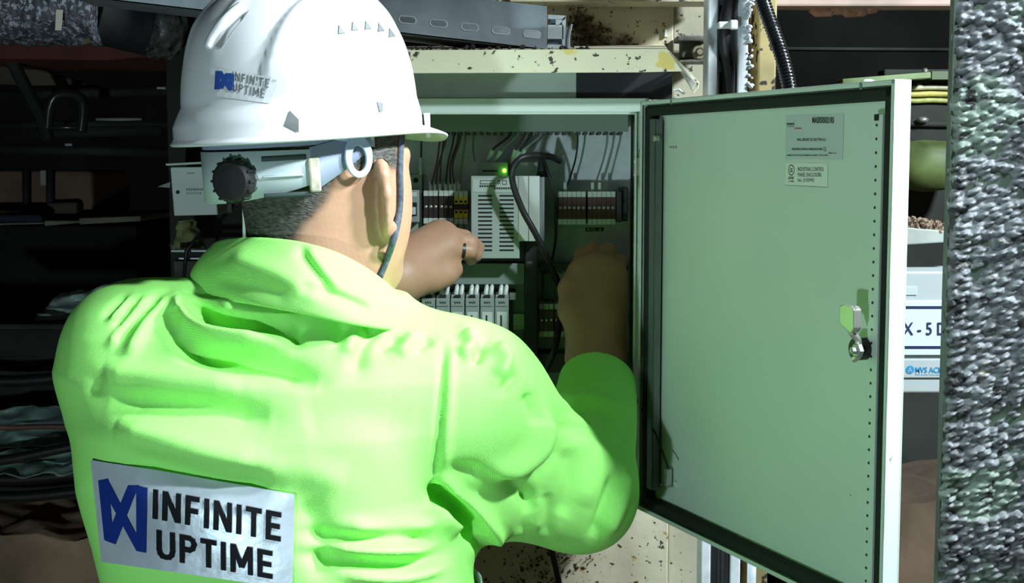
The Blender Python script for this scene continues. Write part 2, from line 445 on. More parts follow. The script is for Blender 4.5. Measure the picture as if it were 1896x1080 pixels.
# rail face built as strips around the slots so each slot is a real opening
sx = [812 + 57.7 * i for i in range(-11, 4)]
SL_LO, SL_HI, SW = 20, 33, 15
mb = MB()
def strip(x0, x1, d0, d1):
    q = [tp(x0, d0), tp(x1, d0), tp(x1, d1), tp(x0, d1)]; mb.prism(q, (0, 0.0018, 0))
strip(120, 1013, 0, SL_LO); strip(120, 1013, SL_HI, 79)
edges = [120] + [e for x in sx for e in (x - SW, x + SW)] + [1013]
for i in range(0, len(edges), 2): strip(edges[i], edges[i+1], SL_LO, SL_HI)
mb.build('side_rail', M_galv, tr)
mb = MB()
for x in sx:       # rounded slot rims
    pts = []
    for k in range(17):
        a = 2 * math.pi * k / 16
        cx = x + (SW - 6) * (1 if math.cos(a) > 0 else -1) + 6.8 * math.cos(a); pts.append(tp(cx, 26.5 + 6.8 * math.sin(a), Yt - 0.0005))
    r = MB().tube(pts, 0.0008, 5); r.build('slot_rim', M_galv_b, tr, smooth=True)
q = [tp(120, 79), tp(1013, 79), tp(1013, 79, 1.90) , tp(120, 79, 1.90)]
MB().prism([tp(120, 0), tp(1013, 0), tp(1013, 0) + Vector((0, 0.12, 0)), tp(120, 0) + Vector((0, 0.12, 0))], (0, 0, 0.0015)).build('tray_bottom', M_galv, tr)
MB().prism([tp(120, 79), tp(1013, 79), tp(1013, 79) + Vector((0, 0.012, 0)), tp(120, 79) + Vector((0, 0.012, 0))], (0, 0, 0.0015)).build('top_lip', M_galv, tr)
MB().prism([P(120, tl(120) - 20, 1.885), P(1013, tl(1013) - 20, 1.885), P(1013, tl(1013) - 79, 1.885), P(120, tl(120) - 79, 1.885)], (0, 0.0015, 0)).build('far_rail', M_galv, tr)
# splice at the tray end
sp = thing('splice_plate', 'small pale splice plate joined to the end of the cable tray', 'plate', P(1030, 60, 1.77))
mb = MB()
for q in ([(1014, 27), (1048, 29), (1046, 36), (1014, 35)], [(1014, 46), (1043, 46), (1043, 72), (1014, 72)], [(1014, 82), (1043, 83), (1042, 92), (1014, 91)],
          [(1041, 36), (1048, 29), (1046, 92), (1041, 92)], [(1029, 35), (1046, 35), (1033, 47), (1029, 47)]):
    mb.prism([P(x, y, 1.765) for x, y in q], (0, 0.0015, 0))
mb.build('plate', M_galv_b, sp)
mb = MB(); fbox(mb, 1016, 35, 1042, 84, 1.772, 1.774); mb.build('inner_plate', mat('blue_grey_galv', (0.22, 0.27, 0.33), 0.4, 0.6), sp)
mb = MB(); fbox(mb, 1046, 50, 1056, 90, 1.775, 1.777); mb.build('end_tab', M_galv, sp)
MB().tube([P(1059, 45, 1.77), P(1054, 68, 1.77), P(1053, 92, 1.77)], 0.0012, 6).build('edge_wire', M_galv_b, sp)
mb = MB(); rr = random.Random(4)
for i in range(120):
    px = 760 + 340 * rr.random(); base = max(tl(px) if px < 1013 else 92, 0)
    p = P(px, 94 + rr.gauss(0, 2) - (3 if rr.random() < .4 else 0), 1.672 + 0.03 * rr.random()); s = 0.001 + 0.003 * rr.random() ** 2
    mb.lathe([(s, -s * .5), (s * 1.2, 0), (s * .5, s * .6)], Matrix.Translation(p) @ Matrix.Rotation(rr.random() * 6, 4, 'Y'), 5)
tag(mb.build('hood_dirt', M_grime), 'dark dirt crumbs lying along the front edge of the hood', 'dirt', kind='stuff')

# ---- hood over the cabinet
hd = thing('rain_hood', 'cream sheet metal hood spotted with black grime over the cabinet', 'hood', P(900, 120, 1.80))
M_hood = mat('spotted_cream_paint', (0.66, 0.63, 0.44), 0.5, var=0.10, vscale=8,
             specks=[((0.66, 0.52, 0.16), 16, 0.63), ((0.05, 0.045, 0.03), 100, 0.625), ((0.03, 0.028, 0.02), 34, 0.665)], bump=0.1, bscale=50)
Yh = 1.665
MB().prism([P(380, 98, Yh), P(1236, 94, Yh), P(1263, 132, Yh), P(1180, 134, Yh), P(380, 137, Yh)], (0, 0.002, 0)).build('front_flange', M_hood, hd)
q0, q1 = P(380, 98, Yh), P(1236, 94, Yh)
MB().prism([q0, q1, Vector((q1.x + 0.03, 1.97, q1.z + 0.03)), Vector((q0.x, 1.97, q0.z + 0.03))], (0, 0, 0.002)).build('roof_sheet', M_hood, hd)
MB().prism([P(1236, 94, Yh), P(1263, 132, Yh), P(1284, 170, 1.80), P(1293, 156, 1.80)], (-0.0015, 0.0015, 0.0015)).build('side_flap', mat('pale_hood_edge', (0.55, 0.56, 0.47), 0.5, var=0.3, vscale=40), hd)
MB().tube([P(1237, 95, Yh), P(1268, 128, 1.76), P(1293, 154, 1.79), P(1291, 163, 1.79), P(1283, 172, 1.79)], 0.0016, 6).build('flap_edge', M_hood, hd)
mb = MB(); fbox(mb, 380, 118, 1067, 181, 1.745, 1.75); mb.build('back_sheet', mat('grey_green_sheet', (0.52, 0.60, 0.55), 0.5, var=0.08), hd)
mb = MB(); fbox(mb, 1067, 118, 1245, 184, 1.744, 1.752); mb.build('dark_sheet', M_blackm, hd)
MB().tube([P(1247, 168, 1.82), P(1257, 166, 1.82), P(1267, 174, 1.82)], 0.002, 6).build('hook', M_galv_b, hd)

# ================================================================== cabinet
M_cab = mat('light_grey_enamel', (0.56, 0.665, 0.58), 0.42, var=0.03, vscale=5)
M_plate = mat('zinc_mounting_plate', (0.64, 0.68, 0.72), 0.42, 0.12, var=0.10, vscale=60)
M_gasket = mat('dark_gasket', (0.018, 0.024, 0.020), 0.8, spec=0.2)
YF = 1.72; YB = 1.925
XR = P(1198, 540, YF).x; XL = XR - 0.5
ZT = P(948, 182, YF).z; ZB = ZT - 0.507
OX = P(1176, 540, YF).x; OZ = P(948, 209, YF).z; OXL = XL + (XR - OX); OZB = ZB + (ZT - OZ)
cab = thing('control_cabinet', 'grey steel wall cabinet standing open with wiring inside', 'cabinet', (0.5 * (XL + XR), 1.82, ZB))
mb = MB(); t = 0.0016
mb.box((XL, YF, ZT - t), (XR, YB, ZT)); mb.box((XL, YF, ZB), (XR, YB, ZB + t))
mb.box((XL, YF, ZB + t), (XL + t, YB, ZT - t)); mb.box((XR - t, YF, ZB + t), (XR, YB, ZT - t)); mb.box((XL, YB - t, ZB), (XR, YB, ZT))
mb.build('body', M_cab, cab)
mb = MB(); t = 0.0025     # front frame
mb.box((XL, YF - t, OZ), (XR, YF, ZT)); mb.box((XL, YF - t, ZB), (XR, YF, OZB)); mb.box((XL, YF - t, OZB), (OXL, YF, OZ)); mb.box((OX, YF - t, OZB), (XR, YF, OZ))
mb.build('front_frame', M_cab, cab, bevel=0.001)
mb = MB(); e = 0.0022     # raised rain lip round the opening
mb.box((OXL, YF - .009, OZ - e), (OX, YF + .004, OZ)); mb.box((OXL, YF - .009, OZB), (OX, YF + .004, OZB + e))
mb.box((OXL, YF - .009, OZB), (OXL + e, YF + .004, OZ)); mb.box((OX - e, YF - .009, OZB), (OX, YF + .004, OZ))
mb.build('rain_lip', M_cab, cab, bevel=0.001)
YP = 1.905
mb = MB(); mb.box((XL + 0.012, YP, ZB + 0.015), (XR - 0.006, YP + 0.0025, ZT - 0.012)); mb.build('mounting_plate', M_plate, cab)
# barrel hinges
for yc in (312, 806):
    p = P(1188, yc, YF - 0.012); h = 0.024
    hg = MB().lathe([(0.002, -h), (0.0045, -h), (0.0045, -h * .38), (0.0062, -h * .36), (0.0062, h * .52), (0.0042, h * .55), (0.0042, h * .92), (0.002, h)], Matrix.Translation(p), 14).build('hinge', mat('satin_steel', (0.45, 0.47, 0.44), 0.35, 0.7), cab, smooth='auto')
    MB().lathe([(0.0003, -0.009), (0.0035, 0), (0.0035, 0.001)], Matrix.Translation(p - Vector((0, 0, h))), 10).build('hinge_pin', MATS['satin_steel'], hg)
    for s in (-1, 1): MB().lathe([(0.003, 0), (0.003, 0.002), (0.001, 0.003)], Matrix.Translation(p + Vector((-0.006, 0.009, s * 0.008))) @ Matrix.Rotation(math.pi/2, 4, 'X'), 8).build('hinge_screw', MATS['satin_steel'], hg)

# ------------------------------------------------------------------ door (a part of the cabinet, its fittings are sub-parts)
dd = Vector((0.381, -0.9246, 0)).normalized(); nn = Vector((dd.y, -dd.x, 0))       # nn = inner side normal
if nn.x > 0: nn = -nn
DO = Vector((XR + 0.003, YF - 0.016, 0)); DW = 0.4855; DT = P(1198, 188, YF - 0.016).z; DB = P(1190, 940, YF - 0.016).z
DM = Matrix(((dd.x, nn.x, 0, DO.x), (dd.y, nn.y, 0, DO.y), (0, 0, 1, 0), (0, 0, 0, 1)))   # (u, n, z)
def DP(px, py, n=0.0):
    a = Vector((0, 0, CAMZ)); r = P(px, py, 1.0) - a
    q = DO + nn * n
    k = (q - a).dot(nn) / r.dot(nn); p = a + r * k
    return (p - DO).dot(dd), p.z
mb = MB(); t = 0.0016; DPTH = 0.017
mb.box((0, -t, DB), (DW, 0, DT), DM)
mb.box((0, 0, DT - t), (DW, DPTH, DT), DM); mb.box((0, 0, DB), (DW, DPTH, DB + t), DM); mb.box((0, 0, DB), (t, DPTH, DT), DM); mb.box((DW - t, 0, DB), (DW, DPTH, DT), DM)
L = 0.005     # return lip
mb.box((0, DPTH - t, DT - L), (DW, DPTH, DT), DM); mb.box((0, DPTH - t, DB), (DW, DPTH, DB + L), DM); mb.box((DW - L, DPTH - t, DB), (DW, DPTH, DT), DM); mb.box((0, DPTH - t, DB), (L, DPTH, DT), DM)
M_door = mat('door_enamel', (0.56, 0.665, 0.58), 0.42, var=0.03, vscale=5, specks=[((0.12, 0.05, 0.03), 45, 0.735)])
door = mb.build('door', M_door, cab, bevel=0.0008)
door['label'] = 'wide open cabinet door showing its inner face'
def dpart(name, boxes, m, **k):
    mb = MB()
    for (u0, n0, z0, u1, n1, z1) in boxes: mb.box((u0, n0, z0), (u1, n1, z1), DM)
    return mb.build(name, m, door, **k)
g0, g1, gn = 0.0062, 0.0180, 0.0145
dpart('gasket', [(g0, 0, DT - g1, DW - g0, gn, DT - g0), (g0, 0, DB + g0, DW - g0, gn, DB + g1), (g0, 0, DB + g0, g1, gn, DT - g0), (DW - g1, 0, DB + g0, DW - g0, gn, DT - g0)], M_gasket, bevel=0.003)
for px in (1243, 1594):     # bumps on the top flange
    u, z = DP(px, 165, DPTH)
    MB().lathe([(0.006, -0.001), (0.006, 0.001), (0.003, 0.0025)], DM @ Matrix.Translation((u, 0.009, DT)), 12).build('flange_plug', M_cab, door, smooth=True)
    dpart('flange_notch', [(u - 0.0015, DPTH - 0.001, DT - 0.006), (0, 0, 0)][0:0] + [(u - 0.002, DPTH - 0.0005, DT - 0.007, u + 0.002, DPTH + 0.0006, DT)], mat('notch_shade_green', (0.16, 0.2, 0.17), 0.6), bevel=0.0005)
# hinge-side stiffening channel and lock-side perforated rail
uL0, uL1 = 0.0190, 0.034
dpart('stiffening_channel', [(uL0, 0, DB + 0.03, uL0 + 0.0025, 0.014, DT - 0.022), (uL0, 0.012, DB + 0.03, uL1, 0.014, DT - 0.022), (uL1 - 0.002, 0.004, DB + 0.03, uL1, 0.014, DT - 0.022)], mat('channel_zinc', (0.13, 0.155, 0.14), 0.5, 0.3, var=0.1), bevel=0.0006)
uR0, uR1 = DW - 0.036, DW - 0.0205
dpart('perforated_rail', [(uR0, 0.0112, DB + 0.028, uR1, 0.0132, DT - 0.030), (uR1 - 0.002, 0, DB + 0.028, uR1, 0.0134, DT - 0.030)], M_cab, bevel=0.0006)
mb = MB(); z = DT - 0.040
while z > DB + 0.035:
    mb.lathe([(0.0014, 0), (0.0014, 0.0004)], DM @ Matrix.Translation((uR0 + 0.007, 0.0132, z)) @ Matrix.Rotation(-math.pi / 2, 4, 'X'), 8); z -= 0.0125
tag(mb.build('rail_holes', M_blackm, door), kind='stuff')
for zz in (DT - 0.033, DB + 0.031):
    dpart('rail_rivet', [(uR0 + 0.004, 0.0132, zz - 0.003, uR0 + 0.010, 0.0145, zz + 0.003)], M_gasket, bevel=0.001)
# screws at hinge side corners
u, z = DP(1216, 256, 0.014); MB().lathe([(0.004, 0), (0.004, 0.006), (0.0025, 0.007)], DM @ Matrix.Translation((u, 0.012, z)) @ Matrix.Rotation(-math.pi / 2, 4, 'X'), 8).build('corner_screw', MATS['satin_steel'], door, smooth='auto')
u, z = DP(1252, 898, 0); MB().lathe([(0.005, 0), (0.005, 0.002), (0.002, 0.003)], DM @ Matrix.Translation((u, 0, z)) @ Matrix.Rotation(-math.pi / 2, 4, 'X'), 12).build('corner_screw', M_cab, door, smooth='auto')
# door stay: bracket + thin rod
u, z = DP(1234, 893, 0.01)
dpart('stay_bracket', [(u - 0.012, 0, z - 0.006, u + 0.006, 0.012, z - 0.004), (u - 0.003, 0.004, z - 0.006, u + 0.003, 0.012, z + 0.016)], MATS['satin_steel'], bevel=0.0008)
MB().tube([P(1238, 868, 1.60), P(1215, 805, 1.66), P(1177, 738, 1.715)], 0.0013, 6).build('stay_rod', M_gasket, door)
# cam latch
M_lat = mat('latch_chrome', (0.62, 0.60, 0.55), 0.38, 0.75)
def dq(pts, n): return [DM @ Vector((DP(x, y, n)[0], n, DP(x, y, n)[1])) for x, y in pts]
lt = MB()
lt.prism(dq([(1559, 566), (1566, 563), (1580, 566), (1586, 574), (1586, 608), (1579, 618), (1566, 606), (1559, 598)], 0.036), nn * 0.003)
lt.prism(dq([(1580, 566), (1586, 574), (1586, 608), (1580, 618)], 0.036), nn * -0.006)
lt.build('latch_cam', M_lat, door, bevel=0.0012)
pth = [DM @ Vector((DP(x, y, n)[0], n, DP(x, y, n)[1])) for x, y, n in ((1574, 608, 0.036), (1580, 620, 0.033), (1589, 630, 0.028), (1590, 648, 0.027), (1588, 660, 0.027), (1580, 666, 0.028))]
MB().tube(spline(pth, 5), 0.0032, 8).build('latch_neck', M_lat, door, smooth=True)
u, z = DP(1576, 650, 0.036)
MB().lathe([(0.006, 0), (0.007, 0.001), (0.007, 0.005), (0.0055, 0.006), (0.0035, 0.006), (0.0035, 0.010), (0.001, 0.011)], DM @ Matrix.Translation((u, 0.026, z)) @ Matrix.Rotation(-math.pi / 2, 4, 'X'), 6).build('latch_nut', MATS['satin_steel'], door)
u, z = DP(1597, 646, 0.015)
MB().lathe([(0.013, 0), (0.0105, 0.0006), (0.0105, 0.024)], DM @ Matrix.Translation((u + 0.001, 0, z)) @ Matrix.Rotation(-math.pi / 2, 4, 'X'), 20).build('latch_barrel', M_black, door, smooth='auto')

# printed labels on the door (flat print: one mesh, several inks)
def printed(name, quads, texts, xf, parent, label=None):
    """quads [(poly2d, mat, lift)], texts [(txt, x0,x1,y0,y1, mat, offset)]; xf maps (x,y,lift)->world"""
    V = []; F = []; MI = []; ms = []
    def slot(m):
        if m not in ms: ms.append(m)
        return ms.index(m)
    for poly, m, lift in quads:
        o = len(V); V += [xf(x, y, lift) for x, y in poly]; F.append(list(range(o, o + len(poly)))); MI.append(slot(m))
    for txt, x0, x1, y0, y1, m, off in texts:
        vs, fs = fit_text(txt, x0, x1, y0, y1, off); o = len(V)
        V += [xf(x, y, 2) for x, y in vs]; F += [[i + o for i in f] for f in fs]; MI += [slot(m)] * len(fs)
    me = bpy.data.meshes.new(name); me.from_pydata([tuple(v) for v in V], [], F)
    for m in ms: me.materials.append(m)
    me.polygons.foreach_set('material_index', MI); me.update()
    o = link(name, me, None, parent)
    if label: o['label'] = label
    return o
INK = mat('black_ink', (0.02, 0.025, 0.022), 0.6); RED = mat('red_ink', (0.5, 0.05, 0.03), 0.6)
FOIL = mat('silver_foil_label', (0.50, 0.57, 0.56), 0.4, 0.1); PAPER = mat('pale_paper_label', (0.68, 0.74, 0.66), 0.6)
def circ(cx, cy, r, r2=None, n=18, sx=1.0):
    return [(cx + sx * r * math.cos(2*math.pi*k/n), cy + r * math.sin(2*math.pi*k/n)) for k in range(n)]
def ringquads(cx, cy, r0, r1, m, sx=1.0, n=18, lift=2):
    out = []
    for k in range(n):
        a, b = 2*math.pi*k/n, 2*math.pi*(k+1)/n
        out.append(([(cx+sx*r0*math.cos(a), cy+r0*math.sin(a)), (cx+sx*r1*math.cos(a), cy+r1*math.sin(a)), (cx+sx*r1*math.cos(b), cy+r1*math.sin(b)), (cx+sx*r0*math.cos(b), cy+r0*math.sin(b))], m, lift))
    return out
# label coordinates below are taken in a 6.754x close-up whose origin is pixel (1440,200)
def dxf(x, y, lift):
    u, z = DP(1440 + x / 6.754, 200 + (-y) / 6.754, 0.0); return DM @ Vector((u, 0.0004 + 0.00015 * lift, z))
printed('rating_label', [([(100, -640), (815, -650), (830, -72), (108, -95)], FOIL, 0), ([(118, -236), (215, -236), (215, -231), (118, -231)], INK, 2)],
        [('nvent', 120, 215, -218, -180, INK, 0.02), ('HOFFMAN', 214, 306, -265, -245, RED, 0.03), ('MAS0505021R5', 438, 710, -192, -112, INK, 0.03),
         ('WALL MOUNT SD 1DR TYPE 4,12', 245, 605, -420, -378, INK, 0.02), ('INDUSTRIAL CONTROL PANEL ENCLOSURE', 185, 562, -528, -500, INK, 0.03), ('CE', 575, 612, -540, -490, INK, 0.0),
         ('Made in CZ', 645, 742, -574, -552, INK, 0.01), ('COMPLIES WITH THE REQUIREMENTS FOR EMPTY ENCLOSURES', 115, 635, -606, -582, INK, 0.01)], dxf, door, 'silver rating label printed with small black text')
printed('listing_label', [([(98, -962), (625, -990), (630, -690), (112, -688)], PAPER, 0)] + ringquads(177, -777, 58, 70, INK, 0.55) + [([(98, -967), (625, -995), (625, -990), (98, -962)], INK, 1)],
        [('UL', 160, 196, -805, -750, INK, 0.02), ('LISTED', 138, 210, -892, -860, INK, 0.03), ('179B', 145, 208, -930, -908, INK, 0.02),
         ('INDUSTRIAL CONTROL', 258, 585, -790, -740, INK, 0.0), ('PANEL ENCLOSURE', 258, 550, -860, -810, INK, 0.0), ('No. E105942', 258, 462, -925, -880, INK, 0.0)], dxf, door, 'pale listing label with a ringed mark')
def dxf1(x, y, lift):
    u, z = DP(x, -y, 0.0); return DM @ Vector((u, 0.0004 + 0.00015 * lift, z))
printed('tiny_label', [([(1238, -277), (1257, -277), (1257, -268), (1238, -268)], PAPER, 0)], [('1032 R', 1240, 1255, -275, -270, INK, 0.02)], dxf1, door)

# ================================================================== things inside the cabinet
ORD = ['first', 'second', 'third', 'fourth', 'fifth', 'sixth', 'seventh', 'eighth', 'ninth', 'tenth', 'eleventh', 'twelfth']
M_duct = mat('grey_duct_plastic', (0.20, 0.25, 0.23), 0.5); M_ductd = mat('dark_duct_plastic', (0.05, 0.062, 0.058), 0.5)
M_tblk = mat('black_terminal_plastic', (0.022, 0.016, 0.015), 0.45); M_tred = mat('brown_terminal_plastic', (0.075, 0.028, 0.022), 0.45)
M_yel = mat('yellow_terminal_plastic', (0.72, 0.55, 0.03), 0.4); M_tagp = mat('white_tag_plastic', (0.52, 0.57, 0.53), 0.45)
M_screw = mat('screw_steel', (0.55, 0.52, 0.5), 0.3, 0.8); M_psu = mat('power_supply_grey', (0.36, 0.42, 0.40), 0.42, 0.1)
M_alu = mat('aluminium', (0.62, 0.65, 0.62), 0.35, 0.4); M_mod = mat('module_grey', (0.26, 0.30, 0.285), 0.5)
M_hole = mat('opening_black', (0.008, 0.008, 0.008), 0.8)
def din(x0, x1, yc, lab):
    t = thing('din_rail', lab, 'rail', P(0.5*(x0+x1), yc, 1.9))
    mb = MB(); fbox(mb, x0, yc - 9, x1, yc + 9, 1.895, YP); mb.build('rail_web', M_alu, t)
    for d in (-1, 1):
        mb = MB(); fbox(mb, x0, yc + d * 11 - 3, x1, yc + d * 11 + 3, 1.893, 1.895); mb.build('rail_edge', M_alu, t)
din(560, 1163, 384, 'metal mounting rail behind the upper row of terminals'); din(560, 1163, 596, 'metal mounting rail behind the lower row of modules')
# wire ducts
def duct(x0, y0, x1, y1, Yf, lab, teeth=None, m=M_duct):
    t = thing('wire_duct', lab, 'duct', P(0.5*(x0+x1), y1, Yf))
    mb = MB(); fbox(mb, x0, y0, x1, y1, Yf, Yf + 0.004); mb.build('cover', m, t, bevel=0.0008)
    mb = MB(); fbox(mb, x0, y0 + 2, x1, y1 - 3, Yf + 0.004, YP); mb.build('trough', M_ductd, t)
    if teeth:
        x = x0 + 4
        while x < x1 - 6:
            mb = MB(); a = P(x, y1, Yf); 
            for yy, dz in ((y1, -1),):
                mb.box((a.x, Yf + 0.005, a.z - 0.0035), (a.x + 0.0045, YP - 0.02, a.z)); mb.build('finger', M_ductd, t)
            x += teeth
    return t
duct(545, 196, 1163, 244, 1.825, 'long grey wire duct across the top of the cabinet', 13)
duct(560, 488, 971, 527, 1.835, 'grey wire duct between the upper and lower rows')
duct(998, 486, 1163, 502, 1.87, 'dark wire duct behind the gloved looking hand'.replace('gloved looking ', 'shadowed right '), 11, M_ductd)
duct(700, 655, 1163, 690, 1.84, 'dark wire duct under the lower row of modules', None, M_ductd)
v = thing('black_channel', 'black vertical wiring channel below the power supply', 'channel', P(984, 720, 1.82))
mb = MB(); fbox(mb, 972, 440, 996, 760, 1.82, YP); mb.build('body', M_blackm, v, bevel=0.002)
mb = MB(); fbox(mb, 976, 484, 986, 489, 1.8195, 1.82); mb.build('print', mat('grey_mark', (0.12, 0.12, 0.12), 0.6), v)
# terminals
def terminal(x, w, y0, kind, lab, group, Yf=1.845, hgt=62):
    t = thing('terminal_block', lab, 'terminal', P(x + w/2, y0 + hgt, Yf), group); g = 0.35; h = hgt / 62.0
    def fb(name, a, b, c, d, yf, m, **k):
        mb = MB(); fbox(mb, a, b, c, d, yf, YP - 0.012); return mb.build(name, m, t, **k)
    x0, x1 = x + g, x + w - g
    body = {'black': M_tblk, 'brown': M_tred, 'yellow': M_yel}[kind]
    if kind == 'yellow':
        fb('upper_shell', x0, y0 + 9*h, x1, y0 + 24*h, Yf, body); fb('lower_shell', x0, y0 + 35*h, x1, y0 + 50*h, Yf, body); fb('core', x0, y0 + 24*h, x1, y0 + 35*h, Yf + 0.006, M_tblk)
        for yy in (y0 + 19.5*h, y0 + 39*h):
            MB().cyl(P(x + w/2, yy, Yf + 0.0005), P(x + w/2, yy, Yf) + Vector((0, -0.0003, 0)), 0.0019, 10).build('screw_hole', M_hole, t)
    else:
        fb('body', x0, y0 + 10*h, x1, y0 + 51*h, Yf, body)
        MB().lathe([(0.0021, 0), (0.0021, 0.0008), (0.001, 0.0013)], Matrix.Translation(P(x + w/2, y0 + 30*h, Yf)) @ Matrix.Rotation(math.pi/2, 4, 'X'), 8).build('screw', M_screw, t)
    for ya, yb in ((y0, y0 + 10*h), (y0 + 51*h, y0 + 61*h)):
        tg = fb('tag', x0, ya, x1, yb, Yf - 0.001, M_tagp)
    return t
G = 'terminals in the cabinet'
for i in range(6): terminal(784 + 9 * i + (1.5 if i > 2 else 0), 9, 353, 'black', f'{ORD[i]} black terminal from the left, left of the yellow terminals', G)
for i in range(3): terminal(840.5 + 8.6 * i, 8.6, 354, 'yellow', f'{ORD[i]} yellow terminal from the left beside the power supply', G)
for i in range(12): terminal(1033 + 8.6 * i + (3.5 if i > 5 else 0), 8.6, 355, 'brown', f'{ORD[i]} dark brown terminal from the left, right of the power supply', G)
for i in range(5): terminal(998 + 9 * i + (1.5 if i > 2 else 0), 9, 563, 'brown', f'{ORD[i]} dark terminal from the left in the lower right row', G)
es = thing('end_stop', 'black end stop clamped after the dark brown terminals', 'end stop', P(1152, 412, 1.84))
mb = MB(); fbox(mb, 1142, 354, 1151, 412, 1.835, YP - 0.01); mb.build('clamp_plate', M_black, es, bevel=0.0008)
mb = MB(); fbox(mb, 1150, 346, 1163, 410, 1.845, YP - 0.01); mb.build('clamp_body', M_black, es, bevel=0.002)
for yy in (372, 398): MB().lathe([(0.003, 0), (0.003, 0.001)], Matrix.Translation(P(1156, yy, 1.845)) @ Matrix.Rotation(math.pi/2, 4, 'X'), 10).build('clamp_screw', M_hole, es)
# circuit breaker
def breaker(x, lab):
    cbk = thing('circuit_breaker', lab, 'breaker', P(x + 17, 440, 1.83))
    def fb(name, a, b, c, d, yf, m, **k):
        mb = MB(); fbox(mb, x + a, b, x + c, d, yf, YP - 0.012); return mb.build(name, m, cbk, **k)
    fb('body', 0, 322, 36, 440, 1.853, M_mod, bevel=0.0012); fb('front_block', 2, 352, 30, 412, 1.835, M_mod, bevel=0.0012)
    fb('switch_well', 8, 375, 26, 400, 1.8345, M_hole); fb('toggle', 11, 384, 23, 398, 1.823, M_tagp, bevel=0.001)
    fb('window', 6, 356, 26, 364, 1.8346, M_tagp)
    for yy in (334, 431):
        for xx in (9, 26) if yy > 400 else (24,):
            MB().cyl(P(x + xx, yy, 1.8525), P(x + xx, yy, 1.8532), 0.0036, 14).build('terminal_hole', M_hole, cbk)
breaker(746, 'grey circuit breaker beside the face of the worker, left of the black terminals')
# power supply
ps = thing('power_supply', 'grey power supply with two columns of vent slots and a green lamp', 'power supply', P(930, 478, 1.80))
def pf(name, a, b, c, d, yf, yb, m, **k):
    mb = MB(); fbox(mb, a, b, c, d, yf, yb); return mb.build(name, m, ps, **k)
YS = 1.800
pf('case', 872, 326, 962, 479, YS, YP - 0.012, M_psu, bevel=0.001)
pf('front_label', 875, 331, 957, 356, YS - 0.0005, YS, mat('label_grey', (0.44, 0.50, 0.48), 0.5))
pf('side_extrusion', 960, 326, 978, 447, YS - 0.001, YP - 0.012, M_alu, bevel=0.0006); pf('side_extrusion', 979, 326, 999, 447, YS - 0.001, YP - 0.012, M_alu, bevel=0.0006)
pf('side_cover', 999, 328, 1008, 446, YS + 0.01, YP - 0.012, mat('side_dark', (0.16, 0.18, 0.18), 0.5))
for (xa, xb) in ((885, 911.5), (924.5, 951.5)):
    for i in range(14):
        pf('vent_slot', xa, 361 + 7.75 * i, xb, 364.6 + 7.75 * i, YS - 0.0004, YS + 0.0008, M_hole, bevel=0.0012)
pf('connector', 887, 300, 941, 326, 1.835, YP - 0.012, mat('connector_green_grey', (0.20, 0.25, 0.21), 0.5), bevel=0.001)
pf('connector_slit', 893, 315, 921, 318, 1.8345, 1.836, M_hole)
pf('connector', 944, 300, 996, 326, 1.85, YP - 0.012, M_psu, bevel=0.001)
MB().lathe([(0.0022, 0), (0.0026, 0.001), (0.0026, 0.004), (0.0015, 0.0055)], Matrix.Translation(P(934, 316, 1.8345)) @ Matrix.Rotation(math.pi/2, 4, 'X'), 12).build('indicator_lamp', mat('green_lamp', (0.1, 0.6, 0.05), 0.3, emit=((0.25, 1.0, 0.05), 7.0)), ps, smooth='auto')
# illegible print rows on the label
for (a, b, c, d) in ((889, 334, 916, 340), (930, 334, 938, 341), (922, 334, 926, 340)):
    mbq = MB(); 
    for q in ((a, b, c, b + 1), (a, d, c, d + 1), (a, b, a + 1, d), (c - 1, b, c, d)): fbox(mbq, *q, YS - 0.0008, YS - 0.0004)
    mbq.build('printed_frame', INK, ps)
for (a, b, n_) in ((888, 343, 7), (915, 347, 8)):
    mbq = MB()
    for i in range(n_): fbox(mbq, a + i * 4.2, b, a + i * 4.2 + 3, b + 3.6, YS - 0.0008, YS - 0.0004)
    mbq.build('printed_row', INK, ps)
